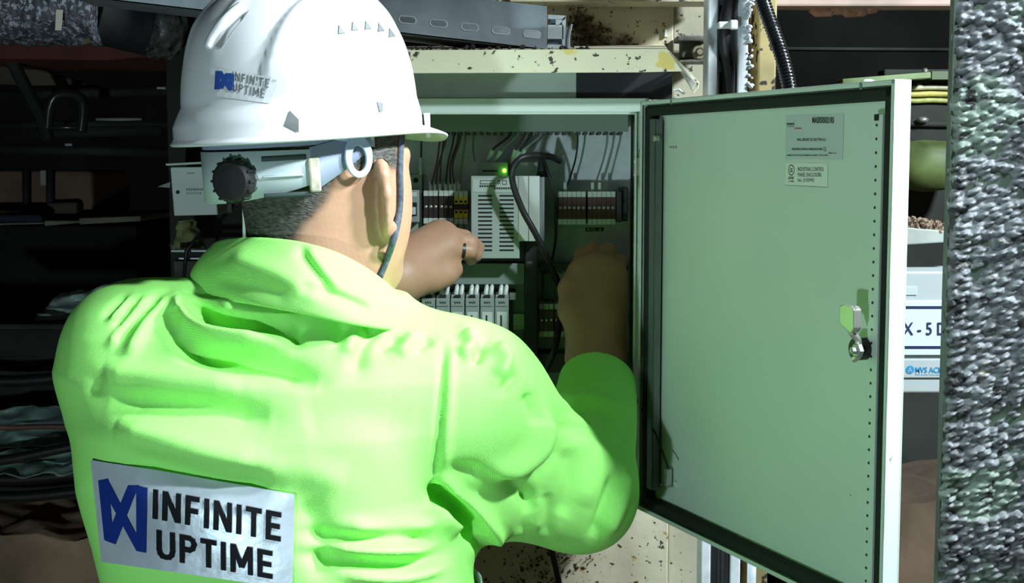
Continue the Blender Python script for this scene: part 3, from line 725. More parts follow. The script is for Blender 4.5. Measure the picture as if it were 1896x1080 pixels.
# relay / amplifier modules
def module(x, w, i, lab):
    t = thing('signal_module', lab, 'module', P(x + w/2, 655, 1.80), 'row of signal modules')
    def fb(name, a, b, c, d, yf, yb, m, par=t, **k):
        mb = MB(); fbox(mb, x + a, b, x + c, d, yf, yb); return mb.build(name, m, par, **k)
    Ym = 1.805; g = 0.6
    fb('case', g, 553, w - g, 654, Ym, YP - 0.012, M_mod, bevel=0.001)
    fb('shoulder', g + 1, 546, w - g, 553, Ym + 0.012, YP - 0.012, M_mod, bevel=0.0008)
    lb = fb('label_plate', 4, 578, w - 4, 626, Ym - 0.0006, Ym, M_tagp, bevel=0.0005)
    fb('printed_words', 11, 584, 14, 611, Ym - 0.001, Ym - 0.0006, INK)
    fb('printed_mark', 9, 614, w - 7.5, 624.5, Ym - 0.001, Ym - 0.0006, INK)
    V_, F_ = fit_text('S', x + 11, x + w - 9.5, -623, -615.5, 0.02)
    mbs = MB().add([P(a, -b, Ym - 0.0012) for a, b in V_], F_); mbs.build('mark_letter', M_tagp, t)
    fb('seam', 2, 567, w - 3, 567.7, Ym - 0.0006, Ym, M_ductd)
    mbz = MB().tube([P(x + 8 + k * 2.2, 560 + (2 if k % 2 else -1.5), Ym - 0.0004) for k in range(6)], 0.0006, 5); mbz.build('printed_wave', INK, t)
    fb('foot_slot', 9, 647, w - 7, 650, Ym - 0.0004, Ym, M_hole)
    fb('socket', 9, 547, 19, 553.5, Ym + 0.004, Ym + 0.012, M_hole)
    for k in range(2):
        a = P(x + 10 + k * 9.5, 551, 1.822); b = P(x + 13 + k * 9.5, 530, 1.826)
        MB().tube([a, a.lerp(b, .5), b, b + Vector((0.0006, 0.001, 0.002))], [0.0028, 0.0032, 0.0028, 0.0012], 8).build('release_lever', mat('clear_plastic', (0.62, 0.66, 0.63), 0.25), t, smooth=True)
for i, x in enumerate((752, 779.5, 806.5, 833.5, 861, 888.5, 915.5)): module(x, 27, i, f'{ORD[i]} slim grey signal module from the left in the lower row')
# end piece beside the modules
e2 = thing('end_bracket', 'small grey end bracket at the right end of the signal modules', 'bracket', P(950, 560, 1.85))
mb = MB(); fbox(mb, 943, 543, 955, 556, 1.83, YP - 0.01); mb.build('head', M_mod, e2, bevel=0.001); mb = MB(); fbox(mb, 943, 556, 950, 650, 1.85, YP - 0.01); mb.build('foot', M_ductd, e2)
# label strip on the plate
o = printed('marker_strip', [([(1084, -429), (1118, -428), (1118, -421), (1084, -422)], INK, 0)], [('K1', 1087, 1113, -427, -423.5, M_tagp, 0.02)], lambda x, y, l: P(x, -y, YP - 0.0006 - 0.0001 * l), None)
tag(o, 'small dark marker strip on the plate under the dark brown terminals', 'label')
mb = MB(); fbox(mb, 1004, 505, 1028, 556, 1.885, YP); o = mb.build('spacer_block', M_duct, bevel=0.002); tag(o, 'grey block above the lower right terminals', 'block')

# wires
WM = {'black': M_black, 'brown': mat('brown_insulation', (0.07, 0.03, 0.025), 0.45), 'grey': mat('grey_insulation', (0.22, 0.24, 0.25), 0.45), 'green': mat('green_insulation', (0.10, 0.16, 0.06), 0.45), 'dark': mat('dark_blue_insulation', (0.04, 0.05, 0.07), 0.45)}
def wire(path, col, lab, r=0.0013, sleeve=None, grp='wires in the cabinet'):
    t = thing('wire', lab, 'wire', path[-1], grp)
    MB().tube(spline(path, 6), r, 7).build('insulation', WM[col], t, smooth=True)
    if sleeve:
        MB().tube(spline(sleeve, 4), r * 1.9, 8).build('sleeve', M_tagp, t, smooth='auto')
def ferr(x, y0, y1, Y): return [P(x, y0, Y), P(x, y1, Y)]
for i, (xt, xm, xb, c) in enumerate(((815, 808, 797, 'brown'), (826, 812, 805.5, 'brown'), (822, 816, 814.5, 'brown'), (840, 829, 825, 'black'), (848, 834, 834.5, 'black'), (852, 838, 842, 'brown'), (862, 855, 850, 'green'))):
    wire([P(xt, 236, 1.835), P(xt - 1, 262, 1.832), P(xm, 305, 1.838), P(xb, 348, 1.855)], c, f'{ORD[i]} of the wires dropping onto the terminals left of the power supply', sleeve=ferr(xb, 337, 355, 1.853))
for i, (xt, xb, c, s0, s1) in enumerate(((946, 903, 'black', (913, 277), (901, 302)), (960, 917, 'grey', (928, 278), (915, 302)), (973, 948, 'brown', (955, 276), (947, 302)), (984, 958, 'black', (963, 279), (953, 302)), (1003, 966, 'grey', (973, 276), (962, 296)))):
    wire([P(xt, 236, 1.835), P(xt - 3, 252, 1.83), P(*s0, 1.832), P(*s1, 1.85)], c, f'{ORD[i]} of the five wires above the power supply', r=0.0016, sleeve=[P(*s0, 1.832), P(*s1, 1.85)])
for i, (pts, c) in enumerate(((((1069, 236), (1069, 270), (1063, 305), (1047, 352)), 'black'), (((1124, 236), (1124, 262), (1116, 300), (1098, 352)), 'grey'), (((1136, 236), (1135, 268), (1126, 305), (1111, 352)), 'grey'))):
    wire([P(x, y, 1.87 if y < 330 else 1.86) for x, y in pts], c, ['black wire falling to the first dark brown terminals', 'left grey wire falling to the right hand terminals', 'right grey wire falling to the right hand terminals'][i], sleeve=ferr(pts[-1][0] - 0.5, 338, 358, 1.858))
wire([P(779, 236, 1.84), P(780, 262, 1.84), P(779, 296, 1.85), P(775, 326, 1.855)], 'black', 'single black wire entering the top of the circuit breaker', sleeve=ferr(779, 292, 324, 1.85))
wire([P(878, 240, 1.85), P(876, 275, 1.85), P(880, 300, 1.855)], 'green', 'thin green wire left of the power supply connector', r=0.0009)
wire([P(848, 414, 1.86), P(846, 440, 1.86), P(849, 490, 1.86)], 'green', 'left green wire below the yellow terminals', r=0.0010); wire([P(858, 414, 1.86), P(860, 440, 1.86), P(857, 490, 1.86)], 'green', 'right green wire below the yellow terminals', r=0.0010)
# thick cables
c1 = thing('signal_cable', 'thick black cable looping over the power supply and down to the hand', 'cable', P(1010, 700, 1.80))
MB().tube(spline([P(1036, 298, 1.835), P(1018, 290, 1.80), P(985, 289, 1.775), P(962, 295, 1.765), P(949, 316, 1.765), P(951, 345, 1.77), P(968, 390, 1.775), P(990, 430, 1.778), P(1012, 475, 1.79), P(1032, 520, 1.815), P(1042, 556, 1.832), P(1036, 600, 1.82), P(1026, 650, 1.79), P(1005, 700, 1.79), P(985, 760, 1.79)], 8), 0.0042, 10).build('sheath', M_black, c1, smooth=True)
c2 = thing('probe_cable', 'black tapered plug with a cable right of the power supply', 'cable', P(1003, 325, 1.83))
MB().tube([P(1004, 328, 1.83), P(1004, 312, 1.83), P(1003, 294, 1.83), P(1002, 282, 1.83)], [0.0075, 0.006, 0.0032, 0.0012], 12).build('plug_boot', M_black, c2, smooth=True)
MB().tube(spline([P(1003, 284, 1.83), P(1012, 310, 1.825), P(1020, 335, 1.825), P(1026, 360, 1.83), P(1029, 395, 1.84), P(1028, 450, 1.85), P(1018, 500, 1.87)], 6), 0.0018, 8).build('lead', M_black, c2, smooth=True)

# ================================================================== person
def A3(v): return np.array(v, float)
PSI = math.radians(50)
hf = Vector((math.sin(PSI), math.cos(PSI), 0)); hr = Vector((math.cos(PSI), -math.sin(PSI), 0)); hu = Vector((0, 0, 1))
HC = P(586, 300, 1.44)
HM = Matrix(((hr.x, hf.x, 0), (hr.y, hf.y, 0), (0, 0, 1)))          # columns: right, front, up
def H(r, f, u): return HC + hr * r + hf * f + hu * u
# skeleton (shared by body and clothes)
SL = P(254, 652, 1.43); EL = Vector((-0.372, 1.632, 1.29)); WL = P(722, 522, 1.695)
SR = P(862, 748, 1.425); ER = P(1072, 908, 1.56); WR = P(1103, 662, 1.742)
NB = P(572, 560, 1.43)
torso = [  # py, centre px, half width px, depth centre, half depth
    (575, 530, 150, 1.435, 0.075), (620, 520, 270, 1.43, 0.105), (690, 490, 352, 1.42, 0.128), (780, 482, 362, 1.41, 0.138), (900, 480, 342, 1.405, 0.138),
    (1000, 512, 346, 1.40, 0.132), (1090, 530, 348, 1.40, 0.130), (1300, 545, 345, 1.40, 0.130), (1600, 545, 330, 1.40, 0.125)]
tz = np.array([P(948, t[0], 1.40).z for t in torso]); order = np.argsort(tz); kk = 1.40 / FPX
tcx = np.array([(t[1] - 948) * kk for t in torso]); ta = np.array([t[2] * kk for t in torso]); tcy = np.array([t[3] for t in torso]); tb = np.array([t[4] for t in torso])
def torso_sdf(shrink, p=2.15):
    zz = tz[order]
    def fn(X, Y, Z):
        cx = np.interp(Z, zz, tcx[order]); cy = np.interp(Z, zz, tcy[order]); a = np.interp(Z, zz, ta[order]) - shrink; b = np.interp(Z, zz, tb[order]) - shrink
        q = (np.abs((X - cx) / a) ** p + np.abs((Y - cy) / b) ** p) ** (1 / p)
        d = (q - 1) * np.minimum(a, b)
        top = Z - (tz.max() - shrink); bot = (tz.min() + shrink) - Z
        return np.maximum(np.maximum(d, top), bot)
    return fn
tlo = A3([-0.52, 1.22, tz.min()]); thi = A3([0.05, 1.62, tz.max()])

# ---- body: one continuous surface (head, neck, trunk, arms, hands)
B = Field((-0.47, 1.24, 0.98), (0.19, 1.885, 1.745), 0.003)
B.op(torso_sdf(0.03), tlo, thi, 0.0)
B.cone(A3(NB) + [0, 0, -0.10], A3(H(0, -0.015, -0.06)), 0.062, 0.058, 0.04)
B.cone(A3(NB) + [0, 0.01, -0.06], A3(SL), 0.05, 0.042, 0.05); B.cone(A3(NB) + [0, 0.01, -0.06], A3(SR), 0.05, 0.045, 0.05)
B.ell(H(0, -0.002, 0.028), (0.077, 0.096, 0.108), 0.02, HM)
B.ell(H(0, 0.030, -0.055), (0.062, 0.066, 0.088), 0.045, HM)
B.ell(H(0.030, 0.038, -0.055), (0.036, 0.044, 0.07), 0.03, HM); B.ell(H(-0.030, 0.038, -0.055), (0.036, 0.044, 0.07), 0.03, HM)
B.ell(H(0, 0.074, -0.118), (0.026, 0.022, 0.02), 0.03, HM)                      # chin
B.cone(A3(H(0, 0.088, -0.01)), A3(H(0, 0.102, -0.045)), 0.007, 0.011, 0.014)     # nose
B.ell(H(0.012, 0.092, -0.05), (0.008, 0.01, 0.007), 0.008, HM); B.ell(H(-0.012, 0.092, -0.05), (0.008, 0.01, 0.007), 0.008, HM)
for s in (-1, 1):
    B.ell(H(s * 0.032, 0.072, 0.008), (0.024, 0.012, 0.007), 0.012, HM)          # brow
    B.ell(H(s * 0.032, 0.085, -0.008), (0.014, 0.010, 0.009), 0.008, HM, 'sub')  # eye socket
    B.ell(H(s * 0.032, 0.070, -0.008), (0.0125, 0.0125, 0.0115), 0.003, HM)      # eye ball with lid
B.ell(H(0, 0.091, -0.078), (0.024, 0.009, 0.005), 0.006, HM); B.ell(H(0, 0.089, -0.088), (0.020, 0.009, 0.006), 0.006, HM)   # lips
# ears
for s in (1, -1):
    at = H(s * 0.070, 0.036, -0.038); e = (-hf * 0.50 + hr * s * 0.87).normalized(); tn = e.cross(hu).normalized()
    up2 = (hu * 0.98 - hf * 0.18).normalized()
    M = Matrix((tuple(tn), tuple(e), tuple(up2))).transposed()
    c = at + e * 0.012
    B.ell(c, (0.0065, 0.022, 0.037), 0.006, M)
    rim = [at + up2 * 0.020 + hf * 0.006, at + up2 * 0.034 + e * 0.006, at + up2 * 0.036 + e * 0.018, at + up2 * 0.026 + e * 0.028, at + up2 * 0.006 + e * 0.029, at - up2 * 0.014 + e * 0.022, at - up2 * 0.030 + e * 0.012]
    B.chain([A3(p) for p in rim], [0.004, 0.0048, 0.005, 0.005, 0.0045, 0.005, 0.007], 0.005)
    B.ell(at - up2 * 0.034 + e * 0.008, (0.0055, 0.009, 0.010), 0.005, M)
    B.ell(c + e * 0.004 + tn * (0.0065 if tn.dot(hf) > 0 else -0.0065), (0.005, 0.012, 0.022), 0.004, M, 'sub')
# arms under the sleeves
B.cone(A3(SL), A3(EL), 0.042, 0.036, 0.02); B.cone(A3(EL), A3(WL), 0.036, 0.027, 0.02)
B.cone(A3(SR), A3(ER), 0.045, 0.038, 0.02); B.cone(A3(ER), A3(WR), 0.038, 0.027, 0.02)
# left hand: back of the hand to the viewer, fingers hooked to the right, thumb below
KL = [P(836, 462, 1.738), P(832, 443, 1.746), P(822, 432, 1.756), P(806, 430, 1.766)]
for i, kp in enumerate(KL):
    B.cone(A3(WL.lerp(P(735, 495, 1.715), i / 3)), A3(kp), 0.024, 0.0125, 0.022)
fl = [[P(868, 465, 1.744), P(880, 472, 1.762), P(872, 482, 1.774)], [P(871, 449, 1.752), P(884, 459, 1.772), P(878, 472, 1.786)],
      [P(860, 440, 1.768), P(872, 452, 1.786), P(862, 466, 1.792)], [P(840, 436, 1.780), P(854, 448, 1.795), P(848, 462, 1.800)]]
for i in range(4): B.chain([A3(KL[i])] + [A3(p) for p in fl[i]], [0.0112, 0.0098, 0.0088, 0.0075] if i < 3 else [0.0100, 0.0085, 0.0075, 0.0065], 0.0035)
B.chain([A3(P(748, 518, 1.70)), A3(P(800, 515, 1.715)), A3(P(826, 508, 1.725)), A3(P(842, 500, 1.738))], [0.021, 0.0155, 0.0125, 0.0105], 0.012)
B.cone(A3(P(748, 515, 1.70)), A3(P(812, 478, 1.745)), 0.024, 0.012, 0.02)
# right hand: knuckles up, fingers curled over towards the plate, thumb on the left
KR = [P(1073, 500, 1.800), P(1096, 488, 1.806), P(1121, 491, 1.802), P(1143, 508, 1.793)]
for i, kp in enumerate(KR):
    B.cone(A3(WR + Vector((-0.014 + 0.0093 * i, 0, 0))), A3(kp), 0.023, 0.0135, 0.02)
fr = [[P(1078, 472, 1.830), P(1081, 482, 1.855), P(1084, 500, 1.866)], [P(1098, 462, 1.836), P(1099, 473, 1.862), P(1100, 494, 1.872)],
      [P(1127, 464, 1.832), P(1127, 476, 1.858), P(1125, 497, 1.868)], [P(1150, 484, 1.822), P(1149, 494, 1.846), P(1146, 512, 1.858)]]
for i in range(4): B.chain([A3(KR[i])] + [A3(p) for p in fr[i]], [0.0115, 0.0105, 0.009, 0.0078] if i < 3 else [0.0100, 0.009, 0.0078, 0.0066], 0.0035)
B.chain([A3(P(1085, 622, 1.748)), A3(P(1058, 575, 1.765)), A3(P(1054, 535, 1.785)), A3(P(1064, 508, 1.806))], [0.021, 0.0155, 0.0125, 0.0100], 0.012)
V, Q = B.mesh(); V = smooth_mesh(V, Q, 1, 0.4)
me = np_mesh('person', V, Q)
M_skin = mat('skin', (0.47, 0.26, 0.165), 0.5, var=0.06, vscale=30, bump=0.08, bscale=240)
M_skin.node_tree.nodes['Principled BSDF'].inputs['Subsurface Weight'].default_value = 0.12
M_skin.node_tree.nodes['Principled BSDF'].inputs['Subsurface Radius'].default_value = (0.01, 0.004, 0.002)
person = link('person', me, M_skin, smooth=True)
tag(person, 'worker in a fluorescent yellow jacket reaching into the open cabinet, seen from behind', 'person')
bodyV, bodyQ = V, Q; bodyN = vnormals(V, Q)
BVH_BODY = BVHTree.FromPolygons([tuple(v) for v in V], [tuple(q) for q in Q])
def cast(bvh, px, py, lift=0.0):
    o = Vector((0, 0, CAMZ)); d = (P(px, py, 1.0) - o).normalized()
    h, n, i, dist = bvh.ray_cast(o, d)
    if h is None: return None, None
    if n.dot(d) > 0: n = -n
    return h + n * lift, n

# ---- cropped hair: shell of the scalp behind the ears, ragged at its border
loc = (V - A3(HC)) @ np.array([list(hr), list(hf), list(hu)]).T
lr, lf, lu = loc[:, 0], loc[:, 1], loc[:, 2]
nz = np.array([mnoise.noise(Vector((float(v[0]) * 60, float(v[1]) * 60, float(v[2]) * 60))) for v in V]) * 0.010
head = (lu > -0.135) & (np.hypot(lr, lf) < 0.125)
d1 = np.minimum((-0.012 + np.clip((lu + 0.02) * 0.55, -0.05, 0.2)) - lf, lu + 0.104 - 0.40 * np.clip(lf + 0.06, 0, 1))
d2 = np.minimum(lu + 0.018, 0.064 - lf)
dens = np.clip((np.maximum(d1, d2) + nz * 0.4) / 0.030 + 0.15, 0, 1)
earz = (np.abs(lr) > 0.0795) & (lf > -0.004) & (lf < 0.066) & (lu < 0.004) & (lu > -0.09)
keep = head & (dens > 0) & ~earz
fk = keep[Q].all(axis=1); sub = Q[fk]; used = np.unique(sub); remap = np.full(len(V), -1); remap[used] = np.arange(len(used))
hv = V[used] + bodyN[used] * 0.0012
M_hair = mat('greying_hair', (0.075, 0.07, 0.062), 0.65, var=0.85, vscale=260, bump=0.8, bscale=420, stretch=(0.5, 0.5, 1.6))
nt = M_hair.node_tree; at_ = nd(nt, 'ShaderNodeAttribute', attribute_name='hair_cover'); nse = nd(nt, 'ShaderNodeTexNoise'); nse.inputs['Scale'].default_value = 900; nse.inputs['Detail'].default_value = 2
mth = nd(nt, 'ShaderNodeMath', operation='SUBTRACT'); nt.links.new(at_.outputs['Fac'], mth.inputs[0]); nt.links.new(nse.outputs['Fac'], mth.inputs[1])
mt2 = nd(nt, 'ShaderNodeMath', operation='MULTIPLY_ADD', use_clamp=True); nt.links.new(mth.outputs[0], mt2.inputs[0]); mt2.inputs[1].default_value = 3.0; mt2.inputs[2].default_value = 0.35
nt.links.new(mt2.outputs[0], nt.nodes['Principled BSDF'].inputs['Alpha'])
hme = np_mesh('cropped_hair', hv, remap[sub]); at2 = hme.attributes.new('hair_cover', 'FLOAT', 'POINT'); at2.data.foreach_set('value', dens[used].astype(np.float32))
o = link('cropped_hair', hme, M_hair, person, smooth=True)
for s in (-1, 1):   # eyes
    pass
# ring on the left hand
p0, p1 = A3(P(868, 465, 1.744)), A3(KL[0]); mid = Vector(p1 + (p0 - p1) * 0.62); ax = Vector(p0 - p1).normalized()
o = MB().tube([mid - ax * 0.0022, mid + ax * 0.0022], 0.0112, 20).build('finger_ring', mat('dark_band', (0.03, 0.02, 0.015), 0.4), person, smooth='auto')

# ------------------------------------------------------------------ jacket
M_jkt = mat('fluorescent_cloth', (0.36, 0.90, 0.20), 0.8, spec=0.25, var=0.03, vscale=6, bump=0.05, bscale=500, wave=(330, 0.25, 'DIAGONAL'))
J = Field((-0.50, 1.22, 0.86), (0.16, 1.79, 1.62), 0.003)
J.op(torso_sdf(0.0), tlo, thi, 0.0)
J.cone(A3(P(560, 590, 1.43)), A3(SL), 0.060, 0.063, 0.06)
J.cone(A3(P(640, 640, 1.43)), A3(SR), 0.070, 0.073, 0.06)
J.cone(A3(SL), A3(EL), 0.066, 0.056, 0.05); J.cone(A3(EL), A3(WL + (EL - WL).normalized() * 0.03), 0.056, 0.043, 0.03)
J.cone(A3(SR), A3(ER), 0.076, 0.060, 0.05); J.cone(A3(P(868, 925, 1.43)), A3(P(1065, 945, 1.56)), 0.036, 0.034, 0.05); J.cone(A3(ER + Vector((0.004, 0, 0))), A3(P(1106, 712, 1.69)), 0.060, 0.048, 0.03)
# sleeve openings
for w_, e_, r_ in ((WR, P(1106, 712, 1.69), 0.041), (WL, WL + (EL - WL).normalized() * 0.03, 0.036)):
    ax = (w_ - (ER if w_ is WR else EL)).normalized(); c_ = A3(e_) + A3(ax) * 0.012; axn = A3(ax)
    def cut(X, Y, Z, c_=c_, axn=axn):
        t = (X - c_[0]) * axn[0] + (Y - c_[1]) * axn[1] + (Z - c_[2]) * axn[2]
        rad = np.sqrt(np.maximum((X - c_[0])**2 + (Y - c_[1])**2 + (Z - c_[2])**2 - t * t, 0))
        return np.maximum(-t, rad - 0.075)
    J.op(cut, c_ - 0.08, c_ + 0.08, 0.006, 'sub')
    J.cone(c_ - axn * 0.02, c_ + axn * 0.05, r_, r_, 0.003, 'sub')
J.cone(A3(NB) + [0, 0, -0.02], A3(NB) + [0, 0, 0.2], 0.066, 0.07, 0.01, 'sub')
V, Q = J.mesh(); V = smooth_mesh(V, Q, 2, 0.5); N = vnormals(V, Q)
# --- folds: ridges (+) and valleys (-) laid over the back and sleeve; (polyline px, width px, height mm, taper)
FOLDS = [
    ([(232, 548), (196, 585)], 7, -5), ([(254, 556), (212, 604)], 7, -6), ([(292, 552), (250, 590), (212, 632)], 8, -7),
    ([(243, 550), (204, 594)], 7, 4), ([(275, 552), (232, 598), (205, 640)], 8, 5), ([(312, 556), (270, 600), (235, 660)], 12, 5),
    ([(330, 552), (342, 590), (376, 618), (440, 632), (530, 640)], 15, 13), ([(332, 610), (362, 648), (430, 668), (520, 684), (590, 705)], 20, -12),
    ([(368, 566), (388, 590), (420, 600), (470, 612)], 12, -6), ([(405, 565), (470, 582), (560, 590)], 14, 7),
    ([(560, 600), (545, 640)], 12, -5), ([(640, 600), (620, 640)], 12, -4), ([(700, 600), (668, 640), (660, 690)], 16, -6), ([(672, 600), (640, 660)], 14, 5),
    ([(740, 622), (700, 650)], 12, -5), ([(800, 625), (768, 642)], 11, -5), ([(770, 620), (735, 660)], 13, 5),
    ([(862, 612), (872, 640), (850, 660)], 13, 7), ([(893, 640), (880, 672)], 9, -7), ([(915, 640), (935, 668), (920, 700)], 13, 8), ([(962, 690), (930, 725)], 10, -6),
    ([(200, 738), (300, 748), (400, 760), (500, 775)], 26, -9), ([(215, 795), (300, 815), (400, 842), (500, 860)], 26, 9), ([(230, 850), (320, 872), (420, 895), (500, 900)], 24, -9),
    ([(190, 690), (300, 705), (450, 712)], 24, 6),
    ([(560, 780), (640, 770), (760, 790)], 40, -3), ([(480, 880), (560, 870), (640, 900)], 30, 4),
    ([(822, 640), (815, 760), (806, 880), (800, 1000)], 6, -3), ([(836, 640), (830, 760), (822, 880)], 9, 3),
    # armpit
    ([(805, 912), (828, 928), (862, 962), (885, 1000)], 15, -26), ([(815, 895), (860, 925), (905, 975), (925, 1005)], 14, 9), ([(800, 930), (812, 965), (845, 985)], 16, 12),
    ([(560, 990), (640, 1000), (740, 990), (806, 1004)], 14, -8), ([(560, 1030), (640, 1040), (760, 1046), (830, 1020)], 14, -9), ([(600, 1010), (700, 1022), (790, 1020)], 12, 8), ([(640, 975), (720, 985), (800, 975)], 14, 6),
    ([(640, 1065), (740, 1070), (820, 1050)], 12, 6),
    # upper arm
    ([(880, 885), (940, 875), (990, 845), (1012, 800), (1005, 755)], 20, 10), ([(975, 728), (988, 758), (996, 785)], 12, -7), ([(1016, 750), (1030, 800), (1015, 850), (960, 890)], 16, -5),
    ([(830, 870), (900, 880), (960, 905), (990, 950)], 16, -6), ([(985, 915), (972, 955), (966, 990)], 11, -3), ([(1012, 915), (1018, 955), (1012, 995)], 11, -3), ([(998, 920), (994, 985)], 10, 2.5),
    ([(1140, 880), (1120, 940), (1098, 1000)], 12, -7), ([(1160, 870), (1150, 930), (1120, 990)], 12, 6), ([(1070, 800), (1100, 860), (1080, 940)], 20, 4), ([(1050, 830), (1060, 900), (1040, 960)], 18, -4),
    # forearm
    ([(1045, 745), (1085, 735), (1125, 745), (1160, 775)], 13, 3), ([(1050, 765), (1090, 755), (1135, 772)], 12, -3), ([(1040, 790), (1100, 800), (1165, 850)], 14, -4),
    # left flank
    ([(180, 700), (172, 730)], 12, -3), ([(150, 900), (220, 960), (260, 1040)], 24, -3), ([(560, 930), (600, 1000), (590, 1080)], 26, -5)]
ppx, ppy = to_px(V); view = V - A3([0, 0, CAMZ]); view /= np.linalg.norm(view, axis=1)[:, None]
facing = np.clip(-(N * view).sum(1) * 2.2 + 0.35, 0, 1)
disp = np.zeros(len(V))
near = (V[:, 1] < 1.72)
for pl, wd, amp in FOLDS:
    pl = np.array(spline([(x, y, 0) for x, y in pl], 5))[:, :2] if len(pl) > 2 else np.array(pl, float)
    bb = (ppx > pl[:, 0].min() - 3*wd) & (ppx < pl[:, 0].max() + 3*wd) & (ppy > pl[:, 1].min() - 3*wd) & (ppy < pl[:, 1].max() + 3*wd) & near
    ii = np.where(bb)[0]
    if not len(ii): continue
    q = np.stack([ppx[ii], ppy[ii]], 1); best = np.full(len(ii), 1e9); bt = np.zeros(len(ii)); m = len(pl) - 1
    for k in range(m):
        a, b = pl[k], pl[k+1]; ab = b - a; t = np.clip(((q - a) @ ab) / (ab @ ab), 0, 1); d = np.hypot(*(q - a - t[:, None] * ab).T)
        u = d < best; best[u] = d[u]; bt[u] = (k + t[u]) / m
    tap = np.clip(np.minimum(bt, 1 - bt) * 4 + 0.25, 0, 1)
    disp[ii] += amp * 0.00145 * np.exp(-(best / wd) ** 2) * tap
# broad soft undulation so no region is dead flat
und = np.array([mnoise.noise(Vector((float(v[0]) * 9, float(v[1]) * 9, float(v[2]) * 13))) for v in V[::1]]) * 0.0035
wr = und * np.clip((V[:, 2] - 0.9) * 4, 0, 1)
V = V + N * (disp * facing + wr)[:, None]
V = smooth_mesh(V, Q, 1, 0.35)
jacket = link('jacket', np_mesh('jacket', V, Q), M_jkt, person, smooth=True)
jacket['label'] = 'fluorescent yellow green work jacket'
BVH_J = BVHTree.FromPolygons([tuple(v) for v in V], [tuple(q) for q in Q])

# ---- stand collar
top = [(398, 450, 1.45), (430, 439, 1.405), (490, 438, 1.37), (560, 446, 1.352), (632, 468, 1.36), (700, 508, 1.40), (752, 558, 1.45), (790, 602, 1.50), (770, 612, 1.54), (680, 580, 1.555), (560, 520, 1.55), (450, 470, 1.51)]
bot = [(350, 548, 1.44), (392, 556, 1.385), (465, 566, 1.335), (555, 582, 1.312), (640, 600, 1.315), (715, 612, 1.35), (770, 620, 1.42), (798, 628, 1.49), (780, 660, 1.55), (690, 650, 1.57), (560, 600, 1.57), (410, 560, 1.53)]
T = spline([P(*p) for p in top], 10, True); Bt = spline([P(*p) for p in bot], 10, True); n = len(T); m = 14
cen = sum(T, Vector()) / n; vs = []
for j in range(m + 1):
    t = j / m
    for i in range(n):
        p = Bt[i].lerp(T[i], t); out = (p - Vector((cen.x, cen.y, p.z))).normalized()
        bulge = 0.010 * math.sin(math.pi * min(1, t * 1.05)) ** 0.8
        px, py = to_px([p]); px, py = px[0], py[0]
        def rg(pl, wd, amp):
            best = 1e9
            for a, b in zip(pl, pl[1:]):
                a = Vector(a); b = Vector(b); q = Vector((px, py)); ab = b - a; s = max(0, min(1, (q - a).dot(ab) / ab.dot(ab))); best = min(best, (q - a - ab * s).length)
            return amp * math.exp(-(best / wd) ** 2)
        fold = 0
        if p.y < 1.48:
            fold += rg([(560, 470), (590, 510), (606, 528)], 9, -0.009) + rg([(578, 468), (612, 520)], 10, 0.005) + rg([(570, 530), (620, 548), (670, 570)], 9, -0.010) + rg([(460, 480), (520, 500), (580, 535)], 16, 0.006) + rg([(430, 520), (520, 545)], 14, -0.004) + rg([(690, 530), (740, 580)], 14, 0.004)
        vs.append(p + out * (bulge + fold))
fs = [(j*n + i, j*n + (i+1) % n, (j+1)*n + (i+1) % n, (j+1)*n + i) for j in range(m) for i in range(n)]
mbc = MB().add(vs, fs); col_o = mbc.build('collar', M_jkt, person, smooth=True)
sm = col_o.modifiers.new('solid', 'SOLIDIFY'); sm.thickness = 0.004; sm.offset = -1
ss = col_o.modifiers.new('sub', 'SUBSURF'); ss.levels = 1; ss.render_levels = 1

# ---- reflective patch with lettering on the back
PC = [(172, 850), (546, 913), (542, 1088), (192, 1038)]      # TL TR BR BL
def patch_px(s, t): return [(1-s)*(1-t)*PC[0][k] + s*(1-t)*PC[1][k] + s*t*PC[2][k] + (1-s)*t*PC[3][k] for k in (0, 1)]
M_patch = mat('silver_reflective_film', (0.50, 0.56, 0.63), 0.38, 0.25, var=0.12, vscale=25, bump=0.5, bscale=22)
gs, gt = 44, 20; vs = []; fs = []
for j in range(gt + 1):
    for i in range(gs + 1):
        h, nn_ = cast(BVH_J, *patch_px(i / gs, j / gt), 0.0015); vs.append(h)
fs = [(j*(gs+1) + i, j*(gs+1) + i + 1, (j+1)*(gs+1) + i + 1, (j+1)*(gs+1) + i) for j in range(gt) for i in range(gs)]
# relax the film: it bridges the small folds
arr = np.array([list(v) for v in vs]).reshape(gt + 1, gs + 1, 3)
for _ in range(10):
    b = arr.copy(); b[1:-1, 1:-1] = (arr[:-2, 1:-1] + arr[2:, 1:-1] + arr[1:-1, :-2] + arr[1:-1, 2:]) / 4; 
    b[0, 1:-1] = (arr[0, :-2] + arr[0, 2:]) / 2; b[-1, 1:-1] = (arr[-1, :-2] + arr[-1, 2:]) / 2; b[1:-1, 0] = (arr[:-2, 0] + arr[2:, 0]) / 2; b[1:-1, -1] = (arr[:-2, -1] + arr[2:, -1]) / 2
    arr = b
arr[..., 1] -= 0.0035
patch = MB().add([Vector(v) for v in arr.reshape(-1, 3)], fs).build('back_patch', M_patch, jacket, smooth=True)
patch['label'] = 'silver reflective patch printed with a blue mark and black words'
sd = patch.modifiers.new('s', 'SOLIDIFY'); sd.thickness = 0.0012; sd.offset = 0
